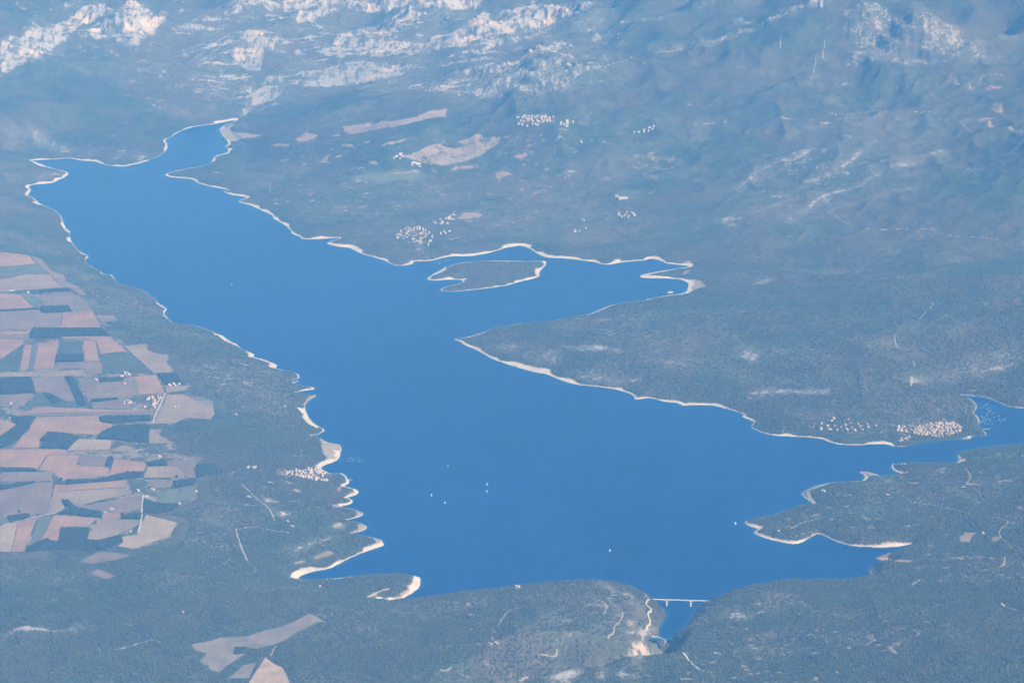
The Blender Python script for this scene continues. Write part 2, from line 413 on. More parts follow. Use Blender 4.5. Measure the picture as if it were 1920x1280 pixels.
# ------------------------------------------------------------------ survey: bare rock, stony scrub, soil
ROCK = [  # (strength, outline)
    (1.0, c1((0, 210), (150, 175), (290, 140), (330, 130), (400, 90), (480, 40), (560, 15), (600, 10), (585, 60), (580, 95), (520, 120), (450, 150), (380, 200), (400, 230), (330, 250), (250, 300), (180, 350), (100, 360), (60, 400), (0, 430))),
    (1.0, c1((640, 70), (720, 5), (830, 40), (870, 90), (900, 60), (940, 70), (930, 120), (880, 160), (870, 190), (810, 220), (770, 260), (730, 260), (640, 240), (660, 210), (540, 225), (500, 200), (475, 165), (590, 110), (640, 140))),
    (0.95, c1((1380, 170), (1490, 165), (1500, 200), (1560, 270), (1580, 300), (1500, 270), (1480, 330), (1470, 400), (1390, 400), (1300, 320), (1280, 290), (1330, 240))),
    (0.8, c1((1500, 480), (1640, 470), (1560, 550), (1420, 620), (1350, 670), (1370, 600), (1400, 510))),
    (0.75, c1((1490, 430), (1560, 415), (1620, 440), (1640, 480), (1480, 470))),
    (0.9, c1((1520, 210), (1570, 195), (1640, 240), (1580, 270), (1530, 260))), (0.8, c1((1640, 280), (1700, 265), (1730, 300), (1690, 330))),
    (0.9, c1((1250, 60), (1350, 20), (1390, 30), (1350, 80), (1290, 95))), (0.85, c1((1150, 100), (1240, 80), (1260, 110), (1170, 125))),
    (0.75, c1((1040, 130), (1110, 140), (1270, 150), (1280, 160), (1150, 190), (1040, 175))),
    (1.15, [(523, 8), (547, 2), (587, 0), (640, -14), (927, -14), (897, 8), (870, 17), (827, 17), (767, 18), (723, 23), (677, 23), (640, 18), (613, 32), (583, 37), (560, 43), (550, 30), (593, 20)]),
    (1.2, [(593, 97), (623, 83), (640, 63), (660, 57), (683, 53), (710, 50), (733, 60), (750, 77), (797, 83), (807, 73), (827, 63), (853, 57), (873, 67), (893, 33), (907, 23), (927, 33), (940, 17), (960, 20), (1000, 10), (1057, 7), (1070, 10), (1070, 30), (1047, 37), (1007, 53), (960, 63), (923, 70), (887, 77), (873, 87), (847, 87), (827, 95), (800, 97), (757, 100), (707, 107), (660, 103), (640, 110), (610, 105)]),
    (0.9, c2((730, 290), (860, 230), (1000, 215), (1070, 200), (1100, 215), (980, 240), (880, 260), (760, 300))),
    (0.9, c2((1080, 290), (1200, 245), (1250, 230), (1290, 260), (1200, 290), (1100, 310), (990, 300))),
    (0.85, c2((530, 370), (620, 350), (720, 340), (760, 320), (830, 315), (860, 330), (720, 355), (560, 380))),
    (0.8, c2((-240, 400), (0, 355), (120, 340), (340, 360), (480, 380), (380, 400), (330, 430), (200, 460), (80, 480), (0, 485), (-220, 490))),
    (0.66, c2((400, 500), (520, 430), (700, 380), (900, 390), (1000, 340), (1130, 320), (1250, 330), (1290, 400), (1380, 400), (1300, 470), (1220, 510), (1100, 545), (940, 540), (720, 545), (600, 530), (480, 520))),
    (0.8, c2((1300, 30), (1390, 40), (1390, 80), (1310, 70))), (0.7, c2((1370, 130), (1430, 150), (1460, 220), (1430, 250), (1400, 200))),
    (0.85, c2((1270, 390), (1380, 380), (1460, 380), (1400, 400), (1280, 410))),
    (0.5, c2((1100, 20), (1300, 20), (1600, 60), (1640, 120), (1560, 160), (1300, 130))),
    (0.8, c3((630, 60), (690, 20), (840, 0), (790, 40), (700, 50))), (0.8, c3((70, 20), (180, 5), (170, 25), (90, 35))),
    (0.62, c3((240, 110), (340, 90), (430, 120), (300, 150))),
    (0.60, c3((900, 60), (1100, 30), (1300, 80), (1450, 120), (1600, 210), (1740, 290), (1840, 345), (1500, 350), (1150, 350), (920, 370), (930, 320), (1020, 290), (900, 250))),
    (0.58, c3((1800, 150), (1919, 110), (1960, 230), (1860, 210))), (0.5, c3((1600, 0), (1680, 0), (1680, 70), (1620, 50))),
    (0.5, c3((1800, 0), (1919, 0), (1919, 60), (1840, 90))), (0.5, c3((850, 150), (1000, 130), (980, 260), (900, 300))),
    (0.7, c3((200, 1230), (290, 1195), (350, 1220), (310, 1275), (230, 1265))), (0.6, c3((870, 470), (940, 462), (985, 480), (880, 492))),
    (0.5, c3((800, 550), (880, 555), (870, 590), (810, 600))), (0.5, c3((1000, 700), (1140, 685), (1120, 720), (1010, 732))),
    (0.55, c3((640, 680), (780, 650), (760, 740), (600, 800), (520, 790))), (0.45, c3((880, 640), (1440, 640), (1440, 740), (1100, 660), (900, 700))),
    (0.62, c5((860, 660), (1020, 655), (960, 695), (880, 690))), (0.6, c5((1000, 700), (1070, 690), (1050, 730))),
    (0.66, c5((1090, 740), (1180, 680), (1240, 690), (1200, 760), (1120, 750))), (0.66, c5((1250, 665), (1420, 650), (1590, 680), (1600, 700), (1540, 715), (1480, 690), (1330, 695))),
    (0.6, c5((1310, 800), (1480, 835), (1690, 845), (1680, 865), (1540, 875), (1340, 850))), (0.6, c5((1810, 750), (1919, 755), (1919, 775), (1840, 765))),
    (0.72, c6((370, 930), (480, 905), (640, 905), (830, 910), (820, 930), (640, 935), (400, 940))), (0.62, c6((275, 685), (350, 650), (430, 660), (450, 740), (380, 765), (330, 740))),
    (0.5, c6((470, 660), (640, 660), (800, 750), (760, 775), (640, 740), (500, 690))), (0.5, c6((940, 620), (1190, 620), (1210, 670), (1060, 670))),
    (0.5, c6((1470, 560), (1500, 535), (1620, 560), (1600, 610), (1480, 580))), (0.52, c6((1600, 740), (1700, 690), (1900, 650), (1919, 740), (1640, 840), (1480, 860), (1380, 850), (1500, 780))),
    (0.8, c6((1650, 810), (1720, 785), (1870, 760), (1860, 775), (1720, 810), (1660, 830))), (0.7, c6((1240, 860), (1290, 830), (1400, 850), (1300, 880))),
    (0.8, c6((400, 310), (480, 280), (495, 295), (410, 320))), (0.5, c6((580, 225), (850, 230), (1000, 240), (820, 260), (600, 240))),
    (0.55, c6((1440, 200), (1540, 160), (1610, 170), (1560, 200))), (0.5, c6((1150, 960), (1220, 970), (1240, 1000), (1160, 990))),
    (0.98, c8((1610, 990), (1700, 975), (1735, 960), (1780, 980), (1775, 1000), (1720, 1015), (1690, 1020), (1620, 1015))),
    (1.0, c8((1606, 1125), (1630, 1040), (1700, 1025), (1725, 1060), (1740, 1085), (1700, 1140), (1665, 1172), (1640, 1165))),
    (0.9, c8((1130, 1250), (1230, 1215), (1330, 1200), (1460, 1150), (1480, 1140), (1465, 1180), (1350, 1220), (1280, 1290), (1180, 1290))),
    (0.85, c8((1440, 1250), (1450, 1190), (1490, 1190), (1480, 1250))), (0.85, c8((1540, 1240), (1590, 1190), (1590, 1220), (1640, 1235), (1580, 1255))),
    (0.62, c8((1360, 700), (1500, 720), (1620, 770), (1700, 830), (1720, 900), (1640, 970), (1560, 960), (1640, 880), (1600, 800), (1460, 740))),
    (0.55, c8((980, 1035), (1020, 990), (1150, 930), (1300, 890), (1440, 880), (1380, 930), (1180, 990), (1020, 1040))), (0.5, c8((1230, 1040), (1350, 980), (1450, 950), (1540, 930), (1480, 1010), (1300, 1060))),
    (0.68, c9((210, 890), (290, 850), (380, 910), (270, 925))), (0.5, c9((430, 840), (460, 780), (640, 750), (700, 800), (720, 850), (620, 840), (560, 880), (480, 880))),
    (0.75, c9((8, 970), (60, 930), (85, 950), (20, 975))), (0.52, c9((680, 890), (860, 865), (840, 890), (700, 895))),
    (0.42, c9((330, 1040), (520, 1080), (500, 1150), (420, 1130))), (0.4, c9((620, 990), (900, 1020), (860, 1060), (660, 1040))),
    (0.75, c7((20, 1010), (100, 965), (250, 965), (290, 985), (480, 960), (500, 970), (340, 990), (240, 990), (60, 1010))),
    (0.55, c7((1070, 440), (1180, 460), (1320, 500), (1310, 540), (1200, 520), (1080, 480))), (0.5, c7((930, 340), (1140, 340), (1160, 370), (960, 360))),
    (0.9, c7((1855, 410), (1880, 385), (1919, 380), (1919, 410))), (0.7, c7((1640, 530), (1740, 490), (1880, 450), (1910, 440), (1880, 470), (1760, 510), (1660, 550))),
    (0.85, c7((1540, 315), (1580, 310), (1630, 330), (1590, 345))), (0.7, c7((1470, 240), (1560, 250), (1540, 270), (1500, 265), (1510, 300), (1480, 270))),
    (0.5, c7((920, 720), (1050, 680), (1060, 690), (940, 735))), (0.55, c7((1070, 1270), (1190, 1240), (1230, 1270), (1100, 1300))),
    (0.42, c4((1290, 940), (1400, 970), (1600, 940), (1580, 980), (1400, 1000), (1290, 980))), (0.4, c4((960, 560), (1150, 600), (1220, 620), (1100, 625), (900, 600))),
    (0.42, c4((1400, 760), (1480, 770), (1440, 785))), (0.4, c4((1450, 840), (1560, 900), (1560, 920), (1480, 900))), (0.42, c4((720, 480), (840, 480), (820, 510), (740, 500))),
    (0.45, c4((580, 430), (640, 450), (660, 480), (620, 470))), (0.55, c4((480, 400), (550, 410), (545, 440), (490, 430))), (0.45, c4((850, 520), (900, 515), (890, 530))),
    (0.5, c4((0, 20), (70, 30), (130, 60), (60, 50))), (0.4, c4((140, 70), (260, 110), (320, 150), (200, 110))),
    (0.55, c1((20, 680), (140, 740), (140, 850), (30, 840), (0, 760))), (0.6, c1((160, 700), (260, 770), (400, 830), (410, 850), (330, 860), (200, 820))),
    (0.7, c1((630, 885), (680, 870), (690, 880), (640, 905))), (0.75, c1((750, 890), (790, 860), (830, 890), (780, 910))), (0.5, c1((470, 870), (520, 840), (510, 870))),
    (0.55, c1((640, 400), (700, 385), (690, 410))), (0.6, c1((700, 460), (740, 435), (780, 455), (740, 470))), (0.5, c1((720, 330), (780, 330), (740, 370))),
    (0.45, c1((940, 590), (1080, 600), (1080, 660), (990, 650))), (0.45, c1((1000, 460), (1200, 460), (1400, 500), (1300, 540), (1200, 560), (1100, 500))),
    (0.5, c1((1500, 330), (1670, 350), (1660, 470), (1560, 410))),
    (0.45, c1((1130, 400), (1300, 400), (1280, 440), (1140, 440))), (0.5, c1((0, 960), (100, 980), (60, 1030), (0, 1020))), (0.6, c1((180, 1000), (320, 970), (360, 985), (220, 1010))),
    (0.5, c2((1340, 650), (1370, 600), (1395, 605), (1380, 660))), (0.5, c2((1780, 490), (1830, 450), (1870, 480), (1830, 510))),
]
STROKE = [  # pale lines on the ground: (strength, half width in metres, line)
    (0.8, 18, c1((1385, 172), (1240, 260), (1110, 370))), (0.75, 14, c1((1300, 200), (1180, 260), (1040, 300))), (0.7, 16, c1((1150, 245), (1010, 290))),
    (0.7, 12, c1((1290, 190), (1150, 290), (1060, 360))), (0.6, 14, c1((880, 365), (800, 400))), (0.6, 12, c1((1000, 340), (880, 380))), (0.7, 14, c1((1210, 320), (1120, 370))),
    (0.7, 9, c1((1180, 485), (1350, 492), (1540, 487))), (0.6, 14, c1((1160, 530), (1200, 600), (1210, 610))), (0.6, 9, c1((1320, 530), (1280, 600))),
    (0.55, 12, c1((600, 488), (690, 478))), (0.6, 8, c1((1370, 670), (1360, 690), (1400, 730))), (0.55, 9, c1((1375, 935), (1350, 950), (1420, 1005), (1470, 1010))),
    (0.6, 10, c1((1520, 1030), (1520, 1075), (1505, 1085))), (0.42, 8, c1((1520, 1090), (1650, 1190))), (0.5, 10, c1((1320, 1040), (1500, 1045))),
    (0.7, 12, c2((1380, 380), (1640, 320))), (0.6, 10, c2((1210, 340), (1500, 290))), (0.7, 12, c2((1760, 300), (1919, 265))),
    (0.7, 14, c2((1870, 80), (1680, 110))), (0.5, 12, c2((1300, 90), (1340, 170))), (0.8, 9, c2((950, 460), (950, 400))), (0.8, 9, c2((1118, 470), (1120, 340))), (0.85, 9, c2((790, 555), (830, 480))), (0.8, 8, c2((1010, 530), (1005, 500))),
    (0.6, 10, c2((650, 1180), (600, 1220), (500, 1245))), (0.75, 8, c2((640, 1235), (800, 1245), (940, 1245), (1100, 1275))), (0.5, 8, c2((650, 1150), (660, 1190), (800, 1210))),
    (0.6, 7, c2((890, 1020), (1040, 1015), (1160, 1008))), (0.5, 9, c2((1150, 870), (1390, 885))), (0.5, 8, c2((1190, 765), (1280, 765))), (0.6, 8, c2((1115, 745), (1130, 780))),
    (0.75, 16, c3((0, 265), (200, 235), (350, 180), (530, 100), (650, 50), (720, 10))), (0.5, 10, c3((80, 160), (180, 110), (450, 45))), (0.6, 9, c3((480, 310), (490, 335))),
    (0.8, 10, c3((555, 190), (548, 270))), (0.7, 9, c3((730, 440), (750, 320))), (0.7, 9, c3((800, 230), (790, 330))), (0.75, 9, c3((1185, 235), (1205, 310), (1235, 360))), (0.6, 8, c3((1100, 210), (1150, 320))),
    (0.7, 24, c3((320, 1070), (400, 980), (500, 930), (640, 890), (720, 840))), (0.7, 20, c3((750, 1020), (830, 960), (930, 920), (1000, 850), (1090, 800))),
    (0.66, 26, c3((600, 1230), (720, 1160), (800, 1100), (980, 1050), (1100, 980), (1290, 920), (1450, 850))), (0.6, 9, c3((980, 1000), (1080, 950), (1190, 895))),
    (0.6, 16, c3((370, 1195), (430, 1185), (540, 1150), (640, 1110))), (0.5, 16, c3((820, 1185), (1000, 1130), (1280, 1060))), (0.7, 10, c3((820, 1190), (890, 1240), (990, 1275))),
    (0.75, 11, c3((500, 675), (630, 670), (700, 655), (780, 635))), (0.8, 11, c3((820, 635), (900, 645), (1000, 635), (1160, 635), (1270, 625), (1420, 635))),
    (0.7, 10, c3((1670, 475), (1690, 430), (1800, 425))), (0.65, 20, c3((1530, 455), (1650, 500))), (0.7, 10, c3((1530, 670), (1570, 690), (1620, 740))), (0.6, 9, c3((1740, 775), (1780, 790), (1840, 745))),
    (0.6, 10, c3((1205, 500), (1210, 475), (1290, 465), (1330, 475))), (0.5, 8, c3((1370, 515), (1500, 525))), (0.4, 8, c3((1450, 640), (1680, 660))), (0.6, 12, c3((30, 715), (120, 695), (280, 685))),
    (0.7, 9, c6((1020, 0), (1050, 8), (1200, 8), (1350, 5), (1400, 10), (1500, 45), (1660, 50), (1780, 70))), (0.45, 9, c6((1400, 80), (1600, 75))), (0.45, 9, c6((1700, 95), (1850, 85))),
    (0.55, 7, c6((1210, 300), (1250, 335), (1320, 380), (1400, 420))), (0.7, 9, c6((1400, 420), (1408, 435), (1370, 470), (1325, 515))), (0.7, 9, c6((1190, 600), (1195, 640), (1208, 680))),
    (0.7, 9, c6((1300, 740), (1303, 785))), (0.75, 12, c6((1290, 835), (1285, 890))), (0.4, 7, c6((800, 315), (900, 360), (1070, 410), (1240, 470))), (0.5, 10, c6((1620, 465), (1730, 420))),
    (0.6, 12, c6((1590, 910), (1690, 915))), (0.55, 8, c6((1560, 945), (1600, 1000), (1590, 1040), (1640, 1080))), (0.6, 12, c6((600, 180), (660, 185))), (0.5, 10, c6((280, 180), (420, 165))),
    (0.55, 8, c6((500, 1130), (600, 1150), (760, 1165))), (0.5, 10, c6((420, 245), (560, 230), (700, 232))),
    (0.85, 9, c7((1640, 440), (1560, 425), (1440, 405), (1340, 415), (1330, 430), (1360, 520), (1390, 590))), (0.6, 8, c7((1390, 590), (1440, 640), (1435, 655))),
    (0.8, 8, c7((1330, 150), (1400, 200), (1440, 240), (1480, 270), (1530, 330), (1545, 370))), (0.7, 9, c7((1205, 635), (1250, 620), (1300, 580))), (0.65, 8, c7((1535, 755), (1620, 745), (1700, 735), (1830, 712), (1919, 700))),
    (0.7, 11, c7((650, 1092), (780, 1058), (880, 1040), (905, 1058))), (0.65, 10, c7((400, 1070), (470, 1072), (550, 1082), (565, 1100))), (0.55, 9, c7((370, 1030), (500, 1022))), (0.7, 8, c7((1525, 1130), (1540, 1090), (1560, 1070))),
    (0.7, 8, c8((1040, 840), (985, 862), (920, 895), (880, 965))), (0.7, 8, c8((850, 970), (870, 1000))), (0.75, 9, c8((850, 1020), (855, 1040), (885, 1070))),
    (0.7, 8, c8((1420, 810), (1480, 830), (1490, 870), (1475, 890))), (0.7, 9, c8((1500, 1030), (1530, 1000), (1540, 960), (1580, 910), (1580, 880))), (0.6, 12, c8((1110, 1120), (1200, 1130), (1215, 1090))),
    (0.5, 9, c8((500, 1080), (650, 1068), (850, 1062))), (0.6, 8, c8((110, 958), (200, 960), (260, 952))), (0.55, 10, c8((0, 692), (100, 690), (200, 678), (280, 672))), (0.8, 10, c8((145, 800), (190, 775), (270, 750))),
    (0.6, 12, c8((1000, 1270), (1050, 1245))), (0.6, 10, c8((620, 1190), (540, 1210))),
    (0.75, 8, c9((1280, 260), (1350, 272), (1440, 285), (1640, 330), (1750, 345), (1800, 360), (1830, 380), (1780, 440), (1850, 520))), (0.55, 8, c9((1830, 380), (1919, 372))), (0.6, 8, c9((1610, 295), (1700, 305), (1820, 340), (1919, 355))),
    (0.7, 9, c9((1590, 70), (1620, 120), (1590, 170))), (0.7, 10, c9((1800, 840), (1850, 860), (1919, 880))), (0.7, 9, c9((1815, 570), (1805, 615), (1770, 635))), (0.7, 8, c9((90, 910), (155, 940))),
    (0.45, 8, c9((1280, 858), (1480, 862))), (0.6, 8, c9((1560, 870), (1650, 862))), (0.7, 12, c9((1295, 725), (1335, 698))), (0.75, 9, c9((610, 410), (690, 375), (810, 345))), (0.6, 8, c9((440, 395), (560, 410), (610, 412))),
    (0.55, 8, c9((620, 465), (700, 435), (780, 408))), (0.6, 8, c9((1450, 180), (1580, 180))), (0.45, 8, c9((1690, 190), (1790, 180))), (0.75, 9, c9((850, 325), (940, 325))),
]
STROKE += [(.40, 14, c8((1000, 1035), (1060, 985), (1150, 935), (1300, 890), (1440, 880))), (.40, 14, c8((1210, 1045), (1380, 990), (1520, 930), (1570, 870), (1480, 800))), (.40, 14, c8((1360, 740), (1500, 760), (1600, 820), (1640, 900), (1600, 960))),
           (.40, 14, c8((1100, 960), (1250, 905), (1400, 840), (1440, 800))), (.40, 14, c8((900, 1060), (1000, 990), (1120, 920), (1260, 860))), (.40, 14, c8((1420, 715), (1560, 740), (1680, 820))),
           (.95, 7, c8((1690, 755), (1712, 790), (1735, 812))), (.95, 7, c8((1735, 812), (1715, 835), (1745, 872), (1725, 890), (1738, 945), (1715, 985))), (.9, 7, c9((110, 820), (160, 808), (185, 785))),
           (.9, 7, c9((0, 1110), (25, 1140), (60, 1180), (110, 1210), (170, 1225))),
           (.6, 7, c5((400, 60), (520, 90), (620, 60), (760, 40))), (.6, 7, c2((560, 1250), (480, 1280), (420, 1290))), (.6, 7, c6((1280, 1150), (1100, 1140), (900, 1130), (740, 1120), (560, 1120))), (.55, 7, c7((1700, 100), (1600, 75), (1450, 70), (1330, 90), (1290, 110))),
           (.5, 7, c7((1530, 330), (1600, 370), (1640, 400))), (.5, 7, c2((1210, 680), (1350, 690), (1500, 690), (1650, 745), (1780, 710), (1919, 715))), (.5, 7, c2((980, 680), (860, 640), (700, 660))), (.45, 7, c2((650, 1180), (760, 1120), (830, 1135))), (.5, 7, c2((1100, 1275), (1250, 1265), (1400, 1190), (1560, 1130)))]
BARE = [  # open soil and stubble away from the plateau: (reddish 0..1, strength, outline)
    (0.7, .9, c2((190, 825), (300, 790), (380, 780), (340, 805), (240, 828))), (0.4, .7, c2((380, 785), (480, 758), (490, 765), (400, 785))),
    (0.35, .72, c2((350, 880), (440, 845), (560, 800), (590, 792), (580, 820), (640, 832), (690, 820), (640, 795), (700, 780), (780, 755), (900, 770), (890, 810), (800, 870), (700, 910), (600, 930), (500, 930), (370, 890))),
    (0.4, .8, c2((0, 710), (140, 690), (300, 680), (420, 660), (590, 610), (600, 660), (420, 690), (300, 720), (150, 740), (30, 755))), (0.8, .9, c2((860, 970), (920, 960), (970, 980), (900, 1000), (910, 1018), (880, 1020))),
    (0.7, .85, c2((960, 885), (1030, 855), (1055, 855), (1050, 875), (1000, 893))), (0.5, .75, c2((270, 970), (440, 952), (440, 972), (290, 980))), (0.6, .75, c2((510, 955), (550, 955), (530, 985))),
    (0.5, .7, c2((600, 960), (640, 930), (780, 920), (780, 945), (690, 955))), (0.4, .6, c2((150, 905), (220, 900), (210, 925), (160, 925))), (0.5, .7, c2((20, 810), (60, 810), (90, 835), (30, 832))), (0.5, .7, c2((110, 800), (170, 790), (150, 812))),
    (0.3, .36, c2((1560, 890), (1700, 850), (1919, 850), (1919, 940), (1750, 950), (1600, 950))), (0.3, .5, c2((1420, 1000), (1480, 985), (1560, 1010), (1540, 1030))), (0.3, .5, c2((1680, 970), (1800, 965), (1780, 1010), (1690, 1020))),
    (0.35, .55, c2((970, 1060), (1040, 1030), (1020, 1075))), (0.4, .6, c2((410, 1100), (480, 1095), (470, 1106))), (0.45, .8, c2((640, 1235), (700, 1190), (800, 1205), (790, 1225))),
    (0.1, 1.0, c1((1230, 735), (1300, 695), (1320, 705), (1290, 730), (1330, 745), (1400, 750), (1470, 760), (1440, 772), (1350, 785), (1290, 800), (1262, 772))),
    (0.5, .8, c1((1660, 785), (1720, 740), (1790, 760), (1770, 785), (1700, 800), (1670, 805))), (0.6, .8, c1((1510, 822), (1570, 805), (1640, 815), (1600, 828))), (0.4, .7, c1((1840, 775), (1919, 745), (1919, 765))), (0.4, .5, c1((1160, 970), (1290, 965), (1290, 980), (1180, 980))),
    (0.4, .6, c1((1600, 915), (1750, 908), (1700, 918))),
    (0.9, .8, c3((1690, 495), (1800, 488), (1760, 505), (1700, 512))), (0.5, .6, c3((1730, 580), (1800, 570), (1810, 640), (1740, 630))), (0.6, .8, c3((1660, 680), (1700, 662), (1850, 640), (1760, 665), (1730, 675), (1919, 735), (1919, 758), (1850, 740), (1700, 700))),
    (0.7, .6, c3((1870, 535), (1919, 520), (1919, 560))), (0.5, .7, c3((0, 590), (50, 580), (50, 595))), (0.9, .7, c6((1390, 5), (1420, 0), (1430, 15), (1400, 18))), (0.5, .55, c6((670, 668), (770, 685), (720, 695))),
    (0.4, .9, c6((0, 190), (50, 185), (40, 215), (0, 220))), (0.4, .85, c6((0, 238), (60, 235), (20, 262), (0, 262))), (0.35, 1.0, c6((0, 285), (60, 290), (100, 295), (130, 330), (80, 345), (40, 362), (20, 350), (35, 325))),
    (0.5, .85, c9((1550, 460), (1590, 430), (1660, 432), (1630, 460), (1620, 488), (1555, 480))), (0.5, .75, c9((1730, 460), (1790, 445), (1790, 480), (1740, 488))), (0.9, .7, c9((1860, 285), (1919, 275), (1919, 315))), (0.9, .6, c9((1630, 575), (1680, 555), (1720, 575), (1670, 597))),
    (0.5, .6, c9((1740, 150), (1850, 130), (1870, 150), (1760, 165))), (0.5, .6, c9((1430, 75), (1480, 70), (1480, 90), (1440, 92))), (0.4, .5, c9((1690, 160), (1730, 155), (1710, 175))), (0.3, .5, c9((850, 205), (910, 195), (900, 225), (860, 240))),
    (0.9, 1.0, c9((1053, 632), (1088, 628), (1098, 660), (1075, 686), (1062, 670))), (0.9, 1.0, c9((1090, 577), (1150, 548), (1190, 545), (1150, 565), (1160, 575), (1240, 588), (1312, 585), (1280, 600), (1200, 602))),
    (0.5, .9, c9((1250, 528), (1295, 490), (1290, 505), (1270, 522))), (0.4, .8, c9((785, 205), (800, 195), (808, 210), (792, 216))), (0.4, 1.0, c9((1000, 92), (1050, 90), (1110, 112), (1050, 122), (1025, 142), (1010, 138), (1028, 122))),
    (0.4, .9, c7((1860, 275), (1919, 268), (1919, 295), (1870, 290))), (0.5, .9, c7((1890, 185), (1919, 175), (1919, 205), (1900, 205))), (0.4, .5, c7((1290, 110), (1310, 70), (1320, 130), (1280, 140))),
    (0.1, 1.0, c9((690, 200), (770, 168), (850, 148), (830, 160), (760, 185), (710, 200), (722, 225), (745, 262), (735, 272), (700, 245))),
    (0.1, .9, c7((1610, 690), (1650, 665), (1740, 650), (1700, 668), (1690, 690))), (0.5, .8, c8((140, 805), (160, 778), (215, 772), (180, 800))), (0.3, .9, c8((230, 755), (270, 745), (265, 765))),
    (0.15, 1.0, c8((372, 760), (410, 690), (437, 688), (437, 735), (400, 770), (330, 808), (245, 825), (300, 800))),
    (0.15, 1.0, c4((1815, 1265), (1795, 1180), (1840, 1185), (1850, 1205), (1900, 1215), (1919, 1240), (1910, 1290), (1850, 1340), (1790, 1345), (1840, 1290))), (0.15, 1.0, c4((1700, 990), (1740, 950), (1780, 940), (1735, 975), (1715, 1005))),
    (0.15, 1.0, c8((20, 365), (85, 335), (80, 312), (120, 325), (118, 345), (60, 365))), (0.15, 1.0, c8((55, 430), (90, 415), (95, 388), (125, 390), (143, 410), (100, 435))), (0.15, 1.0, c8((155, 458), (190, 480), (195, 505), (120, 545), (130, 550), (237, 510), (215, 475))),
    (0.4, .9, c5((1400, 480), (1430, 460), (1490, 435), (1530, 432), (1470, 465), (1420, 482))), (0.3, .85, c5((1640, 412), (1660, 402), (1700, 400), (1660, 415))),
]
BARE += [(.15, 1.0, c9((1535, 0), (1560, 2), (1570, 20), (1588, 36), (1560, 38), (1545, 24))), (.45, .5, c6((1290, 1160), (1300, 1115), (1390, 1090), (1540, 1090), (1590, 1125), (1560, 1150), (1500, 1172), (1350, 1175))), (.3, .45, c6((1190, 1150), (1200, 1110), (1290, 1120), (1280, 1155))),
         (.2, .5, c7((1530, 85), (1660, 80), (1790, 75), (1880, 120), (1860, 150), (1700, 130), (1560, 112))), (.3, .42, c5((280, 55), (350, -5), (420, -10), (530, 15), (540, 60), (490, 112), (430, 108))), (.45, .5, c2((975, 668), (1030, 645), (1140, 645), (1215, 665), (1200, 690), (1100, 705), (980, 698)))]
GREEN = [  # meadows, paler and greener than the woods: (strength, outline)
    (.8, c2((0, 1000), (140, 970), (280, 965), (440, 960), (480, 990), (450, 1020), (200, 1020), (60, 1010))), (.7, c2((1545, 1085), (1600, 1070), (1690, 1070), (1680, 1120), (1550, 1130))),
    (.5, c9((1060, 130), (1230, 110), (1280, 130), (1200, 170), (1050, 165))), (.5, c9((1500, 200), (1600, 190), (1720, 250), (1730, 300), (1620, 280))), (.35, c6((100, 800), (500, 850), (1100, 800), (900, 880), (300, 880))),
    (.4, c7((1110, 130), (1270, 105), (1285, 120), (1120, 145))), (.4, c7((1230, 960), (1370, 970), (1350, 1000), (1230, 990))), (.35, c7((1600, 900), (1640, 860), (1650, 900))),
    (.5, c4((620, 590), (700, 580), (720, 600), (640, 610))), (.4, c1((1760, 1040), (1840, 1035), (1800, 1058))), (.4, c1((1800, 1020), (1919, 1005), (1919, 1020))),
]
